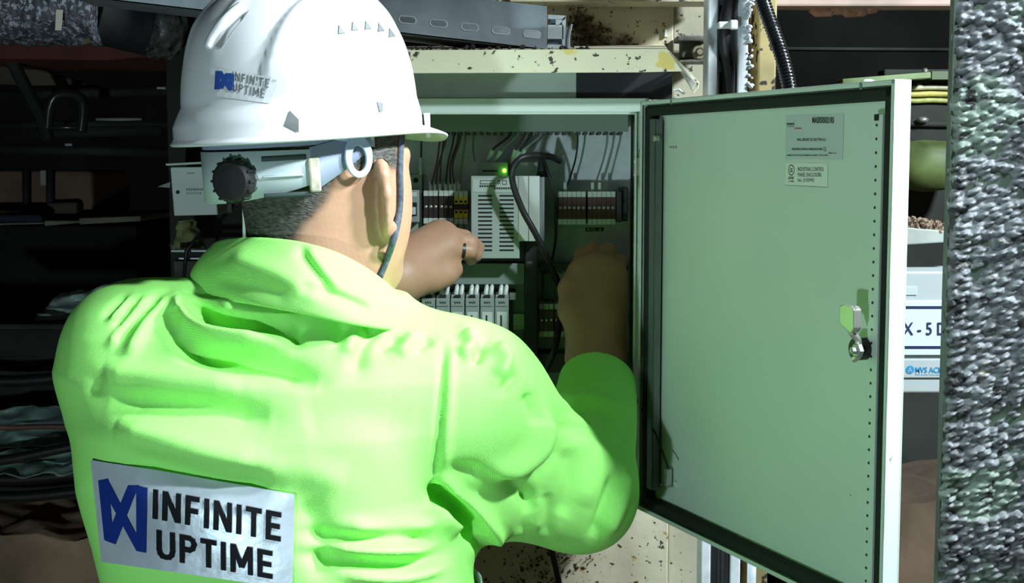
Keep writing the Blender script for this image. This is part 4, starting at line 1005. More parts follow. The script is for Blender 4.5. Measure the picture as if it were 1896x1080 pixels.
def on_patch(x, y, lift):
    """x,y in the 4.309x close-up whose origin is pixel (160,830) -> lifted point on the film"""
    qx, qy = 160 + x / 4.309, 830 + y / 4.309
    s, t = 0.5, 0.5                                   # invert the bilinear map
    for _ in range(12):
        cx, cy = patch_px(s, t); e = 1e-3
        ax, ay = patch_px(s + e, t); bx, by = patch_px(s, t + e)
        a11, a12, a21, a22 = (ax-cx)/e, (bx-cx)/e, (ay-cy)/e, (by-cy)/e; det = a11*a22 - a12*a21
        dx, dy = qx - cx, qy - cy; s += (a22*dx - a12*dy)/det; t += (a11*dy - a21*dx)/det
    s = min(max(s, 0), 0.9999); t = min(max(t, 0), 0.9999)
    i, j = int(s * gs), int(t * gt); u, v = s * gs - i, t * gt - j
    p = arr[j, i]*(1-u)*(1-v) + arr[j, i+1]*u*(1-v) + arr[j+1, i+1]*u*v + arr[j+1, i]*(1-u)*v
    d = Vector(p) - Vector((0, 0, CAMZ))
    return Vector(p) - d.normalized() * lift
def warp(c, x, y):   # unit square -> quad corners TL TR BR BL
    return tuple((1-x)*(y)*c[0][k] + x*y*c[1][k] + x*(1-y)*c[2][k] + (1-x)*(1-y)*c[3][k] for k in (0, 1))
STROKE = {  # letter: (advance width, [stroke polylines]) in a unit-high cell
    'I': (0.20, [[(0.10, 0), (0.10, 1)]]), 'N': (0.66, [[(0.10, 0), (0.10, 1)], [(0.56, 0), (0.56, 1)], [(0.12, 0.97), (0.54, 0.03)]]),
    'F': (0.52, [[(0.10, 0), (0.10, 1)], [(0.10, 0.91), (0.50, 0.91)], [(0.10, 0.50), (0.46, 0.50)]]), 'T': (0.56, [[(0.28, 0), (0.28, 1)], [(0.0, 0.91), (0.56, 0.91)]]),
    'E': (0.56, [[(0.10, 0), (0.10, 1)], [(0.10, 0.91), (0.54, 0.91)], [(0.10, 0.50), (0.50, 0.50)], [(0.10, 0.09), (0.54, 0.09)]]),
    'U': (0.66, [[(0.10, 1), (0.10, 0.34), (0.13, 0.20), (0.21, 0.11), (0.33, 0.08), (0.45, 0.11), (0.53, 0.20), (0.56, 0.34), (0.56, 1)]]),
    'P': (0.60, [[(0.10, 0), (0.10, 1)], [(0.10, 0.91), (0.36, 0.91), (0.47, 0.85), (0.51, 0.71), (0.47, 0.56), (0.36, 0.49), (0.10, 0.49)]]),
    'M': (0.80, [[(0.10, 0), (0.10, 1)], [(0.70, 0), (0.70, 1)], [(0.12, 0.97), (0.40, 0.22)], [(0.68, 0.97), (0.40, 0.22)]])}
def stroke_text(txt, th=0.18, gap=0.13):
    V = []; F = []; x = 0
    for ch in txt:
        adv, lines = STROKE[ch]
        for ln in lines:
            for a, b in zip(ln, ln[1:]):
                a = Vector(a); b = Vector(b); d = (b - a).normalized(); ext = d * (th * 0.3 if len(ln) > 2 else 0); nrm = Vector((-d.y, d.x)) * th / 2
                o = len(V); V += [(x + p.x, min(1, max(0, p.y))) for p in (a - ext - nrm, b + ext - nrm, b + ext + nrm, a - ext + nrm)]; F.append([o, o+1, o+2, o+3])
        x += adv + gap
    w_ = max(v[0] for v in V); lo = min(v[0] for v in V)
    return [((v[0] - lo) / (w_ - lo), v[1]) for v in V], F
def patch_word(txt, corners):
    vs, fs = stroke_text(txt)
    bm = bmesh.new(); bv = [bm.verts.new((x, y, 0)) for x, y in vs]
    for f in fs:
        try: bm.faces.new([bv[i] for i in f])
        except ValueError: pass
    long = [e for e in bm.edges if (e.verts[0].co - e.verts[1].co).length > 0.08]
    bmesh.ops.subdivide_edges(bm, edges=long, cuts=2); bmesh.ops.triangulate(bm, faces=bm.faces)
    me = bpy.data.meshes.new('lettering')
    for v in bm.verts: v.co = on_patch(*warp(corners, v.co.x, v.co.y), 0.0016)
    bm.to_mesh(me); bm.free(); return me
M_ink2 = mat('black_print', (0.008, 0.009, 0.011), 0.85, spec=0.1); M_blue = mat('blue_print', (0.006, 0.025, 0.20), 0.7, spec=0.2)
# lettering is flat print on the film: joined into the patch part as further inks
def add_print(dst, meshes):
    bm = bmesh.new(); bm.from_mesh(dst.data)
    for me, m in meshes:
        if m.name not in [x.name for x in dst.data.materials]: dst.data.materials.append(m)
        k = [x.name for x in dst.data.materials].index(m.name); n0 = len(bm.faces)
        bm.from_mesh(me); bm.faces.ensure_lookup_table()
        for f in bm.faces[n0:]: f.material_index = k
    bm.to_mesh(dst.data); bm.free()
w1 = patch_word('INFINITE', [(545, 322), (1560, 505), (1555, 738), (540, 552)]); w2 = patch_word('UPTIME', [(570, 640), (1490, 812), (1492, 1035), (572, 868)])
def patch_poly(polys):
    mb = MB()
    for pl in polys:
        a, b, c, d = pl
        K = 6
        g = [[on_patch(*[(1-u)*(1-v)*a[k] + u*(1-v)*b[k] + u*v*c[k] + (1-u)*v*d[k] for k in (0, 1)], 0.0016) for u in [i/K for i in range(K+1)]] for v in [i/K for i in range(K+1)]]
        mb.add([p for r in g for p in r], [(j*(K+1)+i, j*(K+1)+i+1, (j+1)*(K+1)+i+1, (j+1)*(K+1)+i) for j in range(K) for i in range(K)])
    me = bpy.data.meshes.new('mark'); me.from_pydata([tuple(v) for v in mb.v], [], mb.f); return me
mark = patch_poly([[(112, 250), (190, 236), (235, 745), (160, 720)], [(112, 250), (185, 236), (492, 826), (415, 810)], [(412, 292), (500, 315), (492, 826), (415, 810)], [(345, 292), (430, 292), (250, 758), (165, 726)], [(345, 292), (500, 312), (495, 370), (345, 345)]])
# solidify only the film, then join the print (modifier applied by hand: keep the film a thin sheet)
patch.modifiers.clear()
add_print(patch, [(w1, M_ink2), (w2, M_ink2), (mark, M_blue)])

# ---- reflective waist band
vs = []; nb = 64
axis = Vector((tcx[6], 1.40, 0))
for j in (0, 1):
    for i in range(nb):
        a = 2 * math.pi * i / nb; dr = Vector((math.cos(a), math.sin(a), 0))
        z = P(948, 1098, 1.40).z + 0.012 * math.cos(a) - j * 0.05
        zz = tz[order]; A_ = np.interp(z, zz, ta[order]) + 0.006; B_ = np.interp(z, zz, tb[order]) + 0.006
        k = (abs(dr.x / A_) ** 2.15 + abs(dr.y / B_) ** 2.15) ** (-1 / 2.15); h = Vector((np.interp(z, zz, tcx[order]), np.interp(z, zz, tcy[order]), z)) + dr * k
        vs.append(h + dr * 0.003)
o = MB().add(vs, [(i, (i+1) % nb, nb + (i+1) % nb, nb + i) for i in range(nb)]).build('reflective_band', M_patch, jacket, smooth=True)
sd = o.modifiers.new('s', 'SOLIDIFY'); sd.thickness = 0.0015

# ---- trousers and boots (below the frame)
TR = Field((-0.48, 1.2, 0.05), (-0.02, 1.62, 1.0), 0.008)
hx = float(tcx[-1]); TR.ell((hx, 1.40, 0.90), (0.17, 0.125, 0.12), 0.05)
for s in (-1, 1):
    TR.cone(A3((hx + s * 0.085, 1.40, 0.86)), A3((hx + s * 0.10, 1.38, 0.50)), 0.095, 0.075, 0.04); TR.cone(A3((hx + s * 0.10, 1.38, 0.50)), A3((hx + s * 0.10, 1.42, 0.10)), 0.075, 0.062, 0.03)
Vt, Qt = TR.mesh(); Vt = smooth_mesh(Vt, Qt, 2)
link('trousers', np_mesh('trousers', Vt, Qt), mat('navy_cloth', (0.02, 0.025, 0.05), 0.85, bump=0.3, bscale=60), person, smooth=True)
for s in (-1, 1):
    BO = Field((hx + s*0.10 - 0.08, 1.28, -0.01), (hx + s*0.10 + 0.08, 1.66, 0.2), 0.007); c = hx + s * 0.10
    BO.cone(A3((c, 1.42, 0.15)), A3((c, 1.42, 0.06)), 0.05, 0.048, 0.02); BO.cone(A3((c, 1.40, 0.045)), A3((c, 1.58, 0.04)), 0.045, 0.042, 0.03)
    BO.op(lambda X, Y, Z: 0.002 - Z + 0 * X + 0 * Y, (c - .08, 1.28, -0.01), (c + .08, 1.66, 0.2), 0, 'and')
    Vb, Qb = BO.mesh(); link('boot', np_mesh('boot', smooth_mesh(Vb, Qb, 1), Qb), mat('boot_leather', (0.03, 0.022, 0.018), 0.5), person, smooth=True)

# ================================================================== hard hat
HP = P(562, 244, 1.44)
Rt = Matrix.Rotation(math.radians(4.0), 3, hr) @ HM.to_3x3()      # tips back a little
HX = Matrix.Translation(HP) @ Rt.to_4x4()
RA, RB, HH, EX = 0.106, 0.125, 0.153, 2.7
na, nph = 144, 56
def hat_pt(a, ph):
    """a: azimuth (0 = right, 90deg = front), ph 0 rim .. pi/2 crown"""
    c = max(math.cos(ph), 0) ** (2 / EX); s = math.sin(ph) ** (2 / EX)
    x, y, z = RA * c * math.cos(a), RB * c * math.sin(a), HH * s
    # side panels set in from the raised crown band
    rho = math.hypot((y + 0.004) / 0.088, (z - 0.012) / 0.122)
    k = min(1, max(0, (rho - 0.97) / 0.05)); k = k * k * (3 - 2 * k)
    lift = 0.006 * (1 - k) * min(1, max(0, (z - 0.035) / 0.03))
    # twin ribs along the crown
    rx = abs(x); lift += 0.003 * math.exp(-((rx - 0.030) / 0.006) ** 2) * min(1, max(0, (z - 0.07) / 0.04))
    nrm = Vector((x / RA**2, y / RB**2, z / HH**2 * 0.8)).normalized()
    p = Vector((x, y, z)) + nrm * lift
    # flare towards the rim
    fl = min(1, max(0, 1 - z / 0.030) * 1.6); back = max(0, -math.sin(a)); fr_ = max(0, math.sin(a)) ** 3
    out = Vector((math.cos(a), math.sin(a) * 1.0, 0)).normalized()
    p += out * (0.0035 + 0.006 * back) * fl ** 0.9
    return p
rows = []
for j in range(nph + 1):
    ph = (math.pi / 2) * (j / nph) ** 1.0
    rows.append([hat_pt(2 * math.pi * i / na, ph) for i in range(na)])
# brim: outward lip and front peak
def brim(a, t):
    p = rows[0][0] * 0 + hat_pt(a, 0); fr_ = max(0, math.sin(a)); pk = fr_ ** 5
    out = Vector((math.cos(a), math.sin(a), 0)).normalized()
    w_ = 0.004 + 0.036 * pk
    return p + out * w_ * t + Vector((0, 0, -0.008 * t * pk - 0.006 * t * (1 - pk) - 0.010 * t * t * pk * fr_ ** 8))
pre = [[brim(2 * math.pi * i / na, t) for i in range(na)] for t in (1.0, 0.66, 0.33)]
vs = [HX @ p for r in pre + rows for p in r]; R_ = len(pre) + len(rows)
fs = [(j*na + i, j*na + (i+1) % na, (j+1)*na + (i+1) % na, (j+1)*na + i) for j in range(R_ - 1) for i in range(na)]
hat = thing('hard_hat', 'white hard hat with a blue and grey sticker on the worker\'s head', 'hard hat', HP)
M_hat = mat('white_shell', (0.72, 0.73, 0.75), 0.28, var=0.02, vscale=8)
mbh = MB().add(vs, fs); shell = mbh.build('shell', M_hat, hat, smooth='auto', angle=60)
bm = bmesh.new(); bm.from_mesh(shell.data); bmesh.ops.remove_doubles(bm, verts=bm.verts, dist=1e-5); bmesh.ops.recalc_face_normals(bm, faces=bm.faces); bm.to_mesh(shell.data); bm.free(); shell.data.shade_smooth()
BVH_H = BVHTree.FromPolygons([v.co[:] for v in shell.data.vertices], [tuple(p.vertices) for p in shell.data.polygons])
sd = shell.modifiers.new('s', 'SOLIDIFY'); sd.thickness = 0.0028; sd.offset = -1
def on_hat(px, py, lift=0.0008): return cast(BVH_H, px, py, lift)[0]
M_vent = mat('grey_vent', (0.13, 0.14, 0.14), 0.5)
for (x, y) in ((628, 56), (653, 50), (677, 48), (701, 52), (721, 62)):
    tri = [on_hat(x - 1, y - 9), on_hat(x + 10, y + 6), on_hat(x - 2, y + 7)]
    if None not in tri:
        n_ = (tri[1] - tri[0]).cross(tri[2] - tri[0]).normalized()
        MB().prism([p - n_ * 0.0006 for p in tri], n_ * 0.0012).build('vent', M_vent, shell)
for poly in ([(536, 205), (553, 222), (553, 246), (527, 232)], [(697, 188), (708, 192), (708, 206), (702, 208)]):
    g_ = [tuple((1-u)*(1-v)*poly[0][k] + u*(1-v)*poly[1][k] + u*v*poly[2][k] + (1-u)*v*poly[3][k] for k in (0, 1)) for v in [i/6 for i in range(7)] for u in [i/6 for i in range(7)]]
    MB().add([on_hat(*p, 0.001) for p in g_], [(j*7+i, j*7+i+1, (j+1)*7+i+1, (j+1)*7+i) for j in range(6) for i in range(6)]).build('slot_facet', M_vent, shell, smooth=True)
lip = [on_hat(*p, 0.001) for p in ((386, 92), (396, 68), (412, 44), (432, 24), (452, 10))]
if None not in lip: MB().tube(spline(lip, 5), [0.0015] + [0.0048] * 19 + [0.002], 10).build('crown_rib', M_hat, shell, smooth=True)
q = [on_hat(*p) for p in ((398, 86), (424, 52), (452, 26), (462, 20), (452, 34), (430, 62), (410, 90))]
if None not in q: MB().add(q, [list(range(7))]).build('slot_facet', mat('slot_grey', (0.22, 0.22, 0.21), 0.6), shell)
p = P(778, 236, 1.43) 
MB().tube([HX @ (hat_pt(math.radians(68), 0) + Vector((0.004, 0.006, 0.012))), HX @ (hat_pt(math.radians(68), 0) + Vector((0.004, 0.006, -0.014)))], [0.0035, 0.0025], 10).build('side_lug', M_hat, shell, smooth='auto')
# sticker
def hat_print(name, polys_words, parent):
    V = []; F = []; MI = []; ms = []
    for vs2, fs2, m, lift in polys_words:
        if m not in ms: ms.append(m)
        o = len(V)
        for x, y in vs2: V.append(on_hat(x, y, lift))
        F += [[i + o for i in f] for f in fs2]; MI += [ms.index(m)] * len(fs2)
    me = bpy.data.meshes.new(name); me.from_pydata([tuple(v) for v in V], [], F)
    for m in ms: me.materials.append(m)
    me.polygons.foreach_set('material_index', MI); return link(name, me, None, parent)
def hat_word(txt, c):
    vs, fs = stroke_text(txt, 0.15, 0.16) if txt != 'TM' else fit_text(txt, 0, 1, 0, 1); return [warp(c, x, y) for x, y in vs], fs
def quadgrid(c, k=8):
    vs = [warp(c, i / k, j / k) for j in range(k + 1) for i in range(k + 1)]
    return vs, [(j*(k+1)+i, j*(k+1)+i+1, (j+1)*(k+1)+i+1, (j+1)*(k+1)+i) for j in range(k) for i in range(k)]
M_stk = mat('clear_sticker', (0.70, 0.71, 0.73), 0.22); M_gi = mat('grey_print', (0.16, 0.17, 0.19), 0.5); M_bi = mat('sticker_blue', (0.02, 0.07, 0.30), 0.5)
pw = [(*quadgrid([(392, 124), (518, 145), (500, 192), (388, 176)]), M_stk, 0.0006)]
for c in ([(400, 132), (410, 132), (408, 166), (398, 166)], [(400, 132), (412, 132), (434, 168), (424, 168)], [(424, 136), (434, 138), (434, 168), (424, 166)], [(418, 136), (430, 136), (414, 165), (402, 165)]):
    pw.append((*quadgrid(c, 3), M_bi, 0.0012))
pw.append((*hat_word('INFINITE', [(431, 133), (500, 147), (497, 163), (430, 149)]), M_gi, 0.0012)); pw.append((*hat_word('UPTIME', [(431, 153), (491, 166), (489, 182), (430, 169)]), M_gi, 0.0012))
pw.append((*hat_word('TM', [(503, 147), (511, 148), (511, 152), (503, 151)]), M_gi, 0.0012))
hat_print('sticker', pw, shell)
# suspension: head band, nape strap, ratchet knob, side bracket, chin strap
M_band = mat('pale_band_plastic', (0.50, 0.58, 0.60), 0.4); M_strapb = mat('blue_grey_strap', (0.26, 0.30, 0.40), 0.7)
def ring_strip(a0, a1, ra, rb, zt, zb, n=40):
    vs = []; 
    for t in (0, 1):
        for i in range(n + 1):
            a = math.radians(a0 + (a1 - a0) * i / n); k = i / n
            z = (zt(k) if t == 0 else zb(k)); vs.append(HX @ Vector((ra * math.cos(a), rb * math.sin(a), z)))
    return vs, [(i, i + 1, n + 2 + i, n + 1 + i) for i in range(n)]
def strip_part(name, m, args, th=0.0022):
    vs, fs = ring_strip(*args); o = MB().add(vs, fs).build(name, m, hat, smooth=True)
    s_ = o.modifiers.new('s', 'SOLIDIFY'); s_.thickness = th; s_.offset = 0; return o
strip_part('head_band', M_strapb, (-300, 60, 0.085, 0.106, lambda k: 0.006, lambda k: -0.012))
band = strip_part('nape_band', M_band, (-165, -20, 0.087, 0.108, lambda k: -0.016 + 0.002 * math.sin(math.pi * k), lambda k: -0.046 - 0.019 * math.sin(math.pi * k) ** 0.7))
for z0 in (-0.020, -0.056):
    strip_part('band_slot', mat('slot_dark_green', (0.03, 0.05, 0.045), 0.7), (-50, -26, 0.0885, 0.1097, lambda k, z0=z0: z0, lambda k, z0=z0: z0 - 0.005), 0.001)
strip_part('band_rib', M_band, (-50, -28, 0.0892, 0.1104, lambda k: -0.039, lambda k: -0.0408), 0.002)
# clip and strap up to the bracket
strip_part('side_strap', M_strapb, (-24, 8, 0.0875, 0.108, lambda k: -0.014 + 0.012 * k, lambda k: -0.058 + 0.034 * k))
pc = HX @ Vector((0.0885 * math.cos(math.radians(-22)), 0.110 * math.sin(math.radians(-22)), -0.040))
cl = MB(); 
Mc = Matrix.Translation(pc) @ Rt.to_4x4() @ Matrix.Rotation(math.radians(-22), 4, 'Z')
cl.box((-0.002, -0.006, -0.017), (0.004, 0.005, 0.016), Mc); cl.build('strap_clip', mat('worn_cream_plastic', (0.48, 0.45, 0.34), 0.5, var=0.4, vscale=90), hat, bevel=0.002)
a = math.radians(-66); kp = HX @ Vector((0.088 * math.cos(a), 0.109 * math.sin(a), -0.042)); kd = (Rt @ Vector((math.cos(a) / 0.088, math.sin(a) / 0.109, 0))).normalized()
Mk = Matrix.Translation(kp) @ kd.to_track_quat('Z', 'Y').to_matrix().to_4x4()
kn = MB().lathe([(0.020, 0), (0.021, 0.004), (0.021, 0.012), (0.018, 0.015), (0.006, 0.016)], Mk, 28).build('ratchet_knob', mat('black_knob', (0.010, 0.011, 0.011), 0.55), hat, smooth='auto')
for i in range(14):
    b = 2 * math.pi * i / 14
    MB().box((-0.0012, -0.0012, 0.002), (0.0012, 0.0012, 0.013), Mk @ Matrix.Translation((0.0212 * math.cos(b), 0.0212 * math.sin(b), 0)) @ Matrix.Rotation(b, 4, 'Z')).build('grip_rib', MATS['black_knob'], kn)
# oval bracket with a hole over the ear
bc = HX @ Vector((0.0905, 0.004, -0.022)); Mb = Matrix.Translation(bc) @ Rt.to_4x4() @ Matrix.Rotation(math.radians(90), 4, 'Y') @ Matrix.Rotation(math.radians(90), 4, 'Z')
ov = [Vector((0.016 * math.cos(t), -0.004 + 0.021 * math.sin(t), 0)) for t in [2*math.pi*k/24 for k in range(24)]]
inn = [Vector((0.0085 * math.cos(t), -0.006 + 0.0125 * math.sin(t), 0)) for t in [2*math.pi*k/24 for k in range(24)]]
vs = [Mb @ (p + Vector((0, 0, z))) for z in (0, 0.003) for p in ov + inn]
fs = []
for k in range(24):
    k2 = (k + 1) % 24
    fs += [(k, k2, 24 + k2, 24 + k), (48 + k, 72 + k, 72 + k2, 48 + k2), (k, 48 + k, 48 + k2, k2), (24 + k, 24 + k2, 72 + k2, 72 + k)]
MB().add(vs, fs).build('bracket_ring', mat('pale_blue_plastic', (0.40, 0.48, 0.66), 0.35), hat, bevel=0.0006)
strip_part('bracket_arm', MATS['pale_blue_plastic'], (-26, 14, 0.0895, 0.111, lambda k: 0.010, lambda k: -0.002 - 0.016 * k))
sp_ = []
for x, y in ((741, 250), (738, 280), (737, 320), (738, 360), (735, 400), (727, 440), (714, 478), (700, 512)):
    h, n_ = cast(BVH_BODY, x, y, 0.002)
    for dx in range(0, 60, 3):
        if h is not None: break
        h, n_ = cast(BVH_BODY, x - dx, y, 0.002)
    if h is not None: sp_.append(h)
MB().tube(spline(sp_, 5), 0.0036, 8).build('chin_strap', mat('dark_webbing', (0.07, 0.085, 0.11), 0.85, var=0.5, vscale=200), hat, smooth=True)

# ================================================================== crusted column on the right
cc = thing('crusted_column', 'steel column caked in rough grey granular crust at the right edge', 'column', P(1830, 540, 1.42))
Yc = 1.42; x0 = P(1752, 540, Yc).x; W_ = 0.17; nx, nz = 110, 860
zt_, zb_ = P(1800, -300, Yc).z, P(1800, 1380, Yc).z
vs = []
for j in range(nz + 1):
    for i in range(nx + 1):
        x = x0 + W_ * i / nx; z = zt_ + (zb_ - zt_) * j / nz
        q = Vector(((x * 0.94 + z * 0.34) * 78, 0, (z * 0.94 - x * 0.34) * 170))
        dv, _p = mnoise.voronoi(q); lump = 1 - min(1, dv[0] * 1.25)
        big = mnoise.noise(Vector((x * 22, 3.1, z * 16))) * 0.006 + mnoise.noise(Vector((x * 60, 7.7, z * 70))) * 0.004
        edge = min(1, i / 4)
        vs.append(Vector((x + mnoise.noise(Vector((1, z * 60, 2))) * 0.003 * (1 - edge), Yc - (0.011 * lump + big) * (0.3 + 0.7 * edge) + 0.004 * (1 - edge), z)))
fs = [(j*(nx+1) + i, (j+1)*(nx+1) + i, (j+1)*(nx+1) + i + 1, j*(nx+1) + i + 1) for j in range(nz) for i in range(nx)]
M_crust = mat('grey_crust', (0.13, 0.135, 0.145), 0.62, var=0.65, vscale=120, specks=[((0.16, 0.20, 0.17), 9, 0.55), ((0.40, 0.36, 0.22), 22, 0.67), ((0.02, 0.02, 0.022), 34, 0.60)])
crust = MB().add(vs, fs).build('crust', M_crust, cc, smooth=True); crust['kind'] = 'stuff'
MB().box((x0, Yc + 0.001, 0), (x0 + 0.18, Yc + 0.014, 2.6)).build('flange', mat('dark_green_steel', (0.06, 0.085, 0.06), 0.6, var=0.3), cc)
MB().box((x0 + 0.165, Yc + 0.014, 0), (x0 + 0.18, Yc + 0.13, 2.6)).build('web', MATS['dark_green_steel'], cc)

# ================================================================== right background
sg = thing('junction_box', 'grey junction box with a black and white number sign behind the door', 'junction box', P(1712, 730, 2.15))
M_jb = mat('pale_grey_box', (0.42, 0.47, 0.48), 0.5, var=0.05)
def sf(name, a, b, c, d, yf, yb, m, par, **k):
    mb = MB(); fbox(mb, a, b, c, d, yf, yb); return mb.build(name, m, par, **k)
Yj = 2.15
sf('body', 1560, 503, 1815, 728, Yj, Yj + 0.12, M_jb, sg, bevel=0.003); sf('lid_panel', 1563, 505, 1812, 562, Yj - 0.003, Yj, M_jb, sg, bevel=0.002)
sf('sign_plate', 1563, 557, 1812, 658, Yj - 0.005, Yj, mat('sign_white', (0.62, 0.70, 0.80), 0.4), sg, bevel=0.001)
M_navy = mat('navy_ink', (0.015, 0.025, 0.08), 0.5)
sf('sign_line', 1566, 567, 1810, 572, Yj - 0.0056, Yj - 0.005, M_navy, sg); sf('sign_line', 1566, 641, 1810, 646, Yj - 0.0056, Yj - 0.005, M_navy, sg)
sf('window', 1676, 531, 1698, 547, Yj - 0.0045, Yj - 0.003, mat('window_pale', (0.5, 0.56, 0.56), 0.3), sg, bevel=0.001)
sf('lower_panel', 1563, 666, 1812, 700, Yj - 0.003, Yj, M_jb, sg, bevel=0.001)
V_, F_ = fit_text('BOX - 5 DB', 1638, 1768, -621, -597, 0.01)
MB().add([P(a, -b, Yj - 0.006) for a, b in V_], F_).build('sign_lettering', M_navy, sg)
M_cy = mat('cyan_ink', (0.02, 0.26, 0.55), 0.5)
V_, F_ = fit_text('MVS ACMEI', 1695, 1755, -691, -680, 0.02)
MB().add([P(a, -b, Yj - 0.0036) for a, b in V_], F_).build('maker_lettering', M_cy, sg)
V_, F_ = fit_text('MVS Acmei Technologies Pvt Ltd', 1695, 1762, -696.5, -692.5, 0.0)
MB().add([P(a, -b, Yj - 0.0036) for a, b in V_], F_).build('maker_lettering', M_cy, sg)
c_ = P(1685, 685, Yj - 0.0036)
MB().add([c_] + [c_ + Vector((0.0065 * math.cos(2*math.pi*k/20), 0, 0.0065 * math.sin(2*math.pi*k/20))) for k in range(20)], [(0, k + 1, (k + 1) % 20 + 1) for k in range(20)]).build('maker_mark', M_cy, sg)
V_, F_ = fit_text('A', 1681, 1689, -690, -680, 0.0); MB().add([P(a, -b, Yj - 0.0040) for a, b in V_], F_).build('mark_letter', M_jb, sg)
# supports below
M_dk = mat('dark_painted_steel', (0.026, 0.029, 0.025), 0.75, spec=0.25, var=0.5, vscale=6); M_gn = mat('green_painted_steel', (0.20, 0.28, 0.12), 0.5, var=0.25, vscale=20)
pj = P(1625, 728, Yj); MB().box((pj.x - 0.03, Yj + 0.03, 0), (pj.x + 0.03, Yj + 0.07, pj.z)).build('post', M_dk, sg)
# earth bank behind (left and right)
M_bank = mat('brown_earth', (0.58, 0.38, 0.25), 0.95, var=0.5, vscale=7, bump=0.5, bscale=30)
def bank(xa, xb, Y0, Y1, z0, lab, seed, m=M_bank):
    vs = []; n_, m_ = 50, 40
    for j in range(m_ + 1):
        for i in range(n_ + 1):
            x = xa + (xb - xa) * i / n_; y = Y0 + (Y1 - Y0) * j / m_
            z = z0 + 0.04 * mnoise.noise(Vector((x * 3, y * 3, seed))) + 0.022 * mnoise.noise(Vector((x * 12, y * 9, seed))) + 0.012 * mnoise.noise(Vector((x * 30, y * 24, seed)))
            if j == 0: z = 0
            if i in (0, n_): z = 0
            vs.append(Vector((x, y, z)))
    o = MB().add(vs, [(j*(n_+1) + i, j*(n_+1) + i + 1, (j+1)*(n_+1) + i + 1, (j+1)*(n_+1) + i) for j in range(m_) for i in range(n_)]).build('earth_bank', m, smooth=True)
    tag(o, lab, 'earth')
bank(-2.2, -0.55, 2.52, 2.88, P(60, 955, 2.65).z, 'brown earth bank at the lower left below the sheeting', 1.7)
bank(0.50, 2.2, 2.32, 2.72, P(1710, 880, 2.6).z, 'brown earth bank at the lower right below the junction box', 5.3, mat('dimmed_brown_earth', (0.085, 0.055, 0.034), 0.95, var=0.5, vscale=7, bump=0.5, bscale=30))  # same earth, colour darkened to offset the strong light on this side
o = MB().box((0.5, 4.3, 0), (2.6, 4.4, P(1700, 780, 4.3).z + 0.3)).build('back_panel', mat('dull_green_panel', (0.04, 0.055, 0.04), 0.8, var=0.4, vscale=5)); tag(o, 'dull green panel standing beyond the earth at the right', 'panel')
# shelf with rubble
sh = thing('rubble_shelf', 'grey angled ledge heaped with brown rubble right of the door', 'ledge', P(1715, 450, 2.2))
MB().prism([P(1640, 418, 2.2), P(1800, 432, 2.2), P(1800, 446, 2.2), P(1640, 456, 2.2)], (0, 0.12, 0)).build('ledge_plate', mat('ledge_grey', (0.34, 0.37, 0.34), 0.6, var=0.15), sh, bevel=0.002)
mb = MB(); rr = random.Random(21)
for i in range(260):
    x = rr.uniform(1640, 1790); y = 414 + (x - 1680) * 0.2 + rr.uniform(-14, 8); s = rr.uniform(0.0018, 0.0055)
    mb.lathe([(s * .4, -s * .7), (s, -s * .1), (s * .8, s * .4), (s * .2, s * .8)], Matrix.Translation(P(x, y, 2.2 + rr.uniform(0.0, 0.08))) @ Matrix.Rotation(rr.random() * 6, 4, (rr.random(), rr.random(), 0.3)), 5)
tag(mb.build('rubble', mat('brown_rubble', (0.22, 0.15, 0.11), 0.9, var=0.6, vscale=90), sh), kind='stuff')
# green rail with bolt, yellow cables, pipe, tank
gr = thing('green_rail', 'green painted rail with a shiny bolt behind the top corner of the door', 'rail', P(1690, 140, 2.72))
MB().prism([P(1560, 146, 2.7), P(1724, 133, 2.7), P(1724, 145, 2.7), P(1560, 156, 2.7)], (0, 0.05, 0)).build('bar', M_gn, gr, bevel=0.002)
sf('end_block', 1726, 132, 1790, 147, 2.72, 2.75, mat('olive_block', (0.10, 0.14, 0.07), 0.6), gr)
MB().lathe([(0.006, 0), (0.006, 0.004), (0.003, 0.007)], Matrix.Translation(P(1713, 133, 2.71)), 10).build('bolt', M_screw, gr, smooth='auto')
for i, (y, r, c, lab) in enumerate(((163, 0.0050, (0.45, 0.42, 0.28), 'upper pale cable beside the top corner of the door'), (175, 0.0056, (0.46, 0.40, 0.10), 'middle yellow cable beside the top corner of the door'), (187, 0.0050, (0.34, 0.36, 0.10), 'lower olive cable beside the top corner of the door'))):
    o = MB().tube(spline([P(1640, y - 3, 2.745), P(1690, y, 2.745), P(1730, y - 1, 2.745), P(1800, y + 2, 2.745)], 5), r, 10).build('cable', mat('cable_yellow_%d' % i, c, 0.5, var=0.25, vscale=60), smooth=True); tag(o, lab, 'cable', 'cables beside the door corner')
o = MB().tube([P(1620, 229, 2.745), P(1800, 231, 2.745)], 0.006, 10).build('steel_rod', M_dk, smooth=True); tag(o, 'dark horizontal rod right of the door', 'rod')
o = MB().lathe([(0.004, 0), (0.011, 0.003), (0.012, 0.008), (0.006, 0.012)], Matrix.Translation(P(1708, 228, 2.735)), 12).build('bolt_head', M_screw, smooth=True); tag(o, 'shiny bolt head resting above the dark rod', 'bolt')
tk = MB().lathe([(0.0, -0.05), (0.075, -0.04), (0.085, 0.0), (0.08, 0.04), (0.06, 0.055), (0.0, 0.06)], Matrix.Translation(P(1712, 312, 2.665)) @ Matrix.Scale(0.9, 4, (0, 0, 1)), 26).build('green_vessel', mat('mossy_green', (0.09, 0.13, 0.035), 0.6, var=0.5, vscale=14), smooth=True); tag(tk, 'rounded mossy green vessel between the door and the crusted column', 'vessel')
o = MB().box((P(1640, 0, 2.75).x, 2.75, 0), (P(1800, 0, 2.75).x, 2.8, P(1700, 128, 2.75).z)).build('machine_frame', M_dk, bevel=0.004); tag(o, 'dark machine frame behind the green vessel', 'frame')
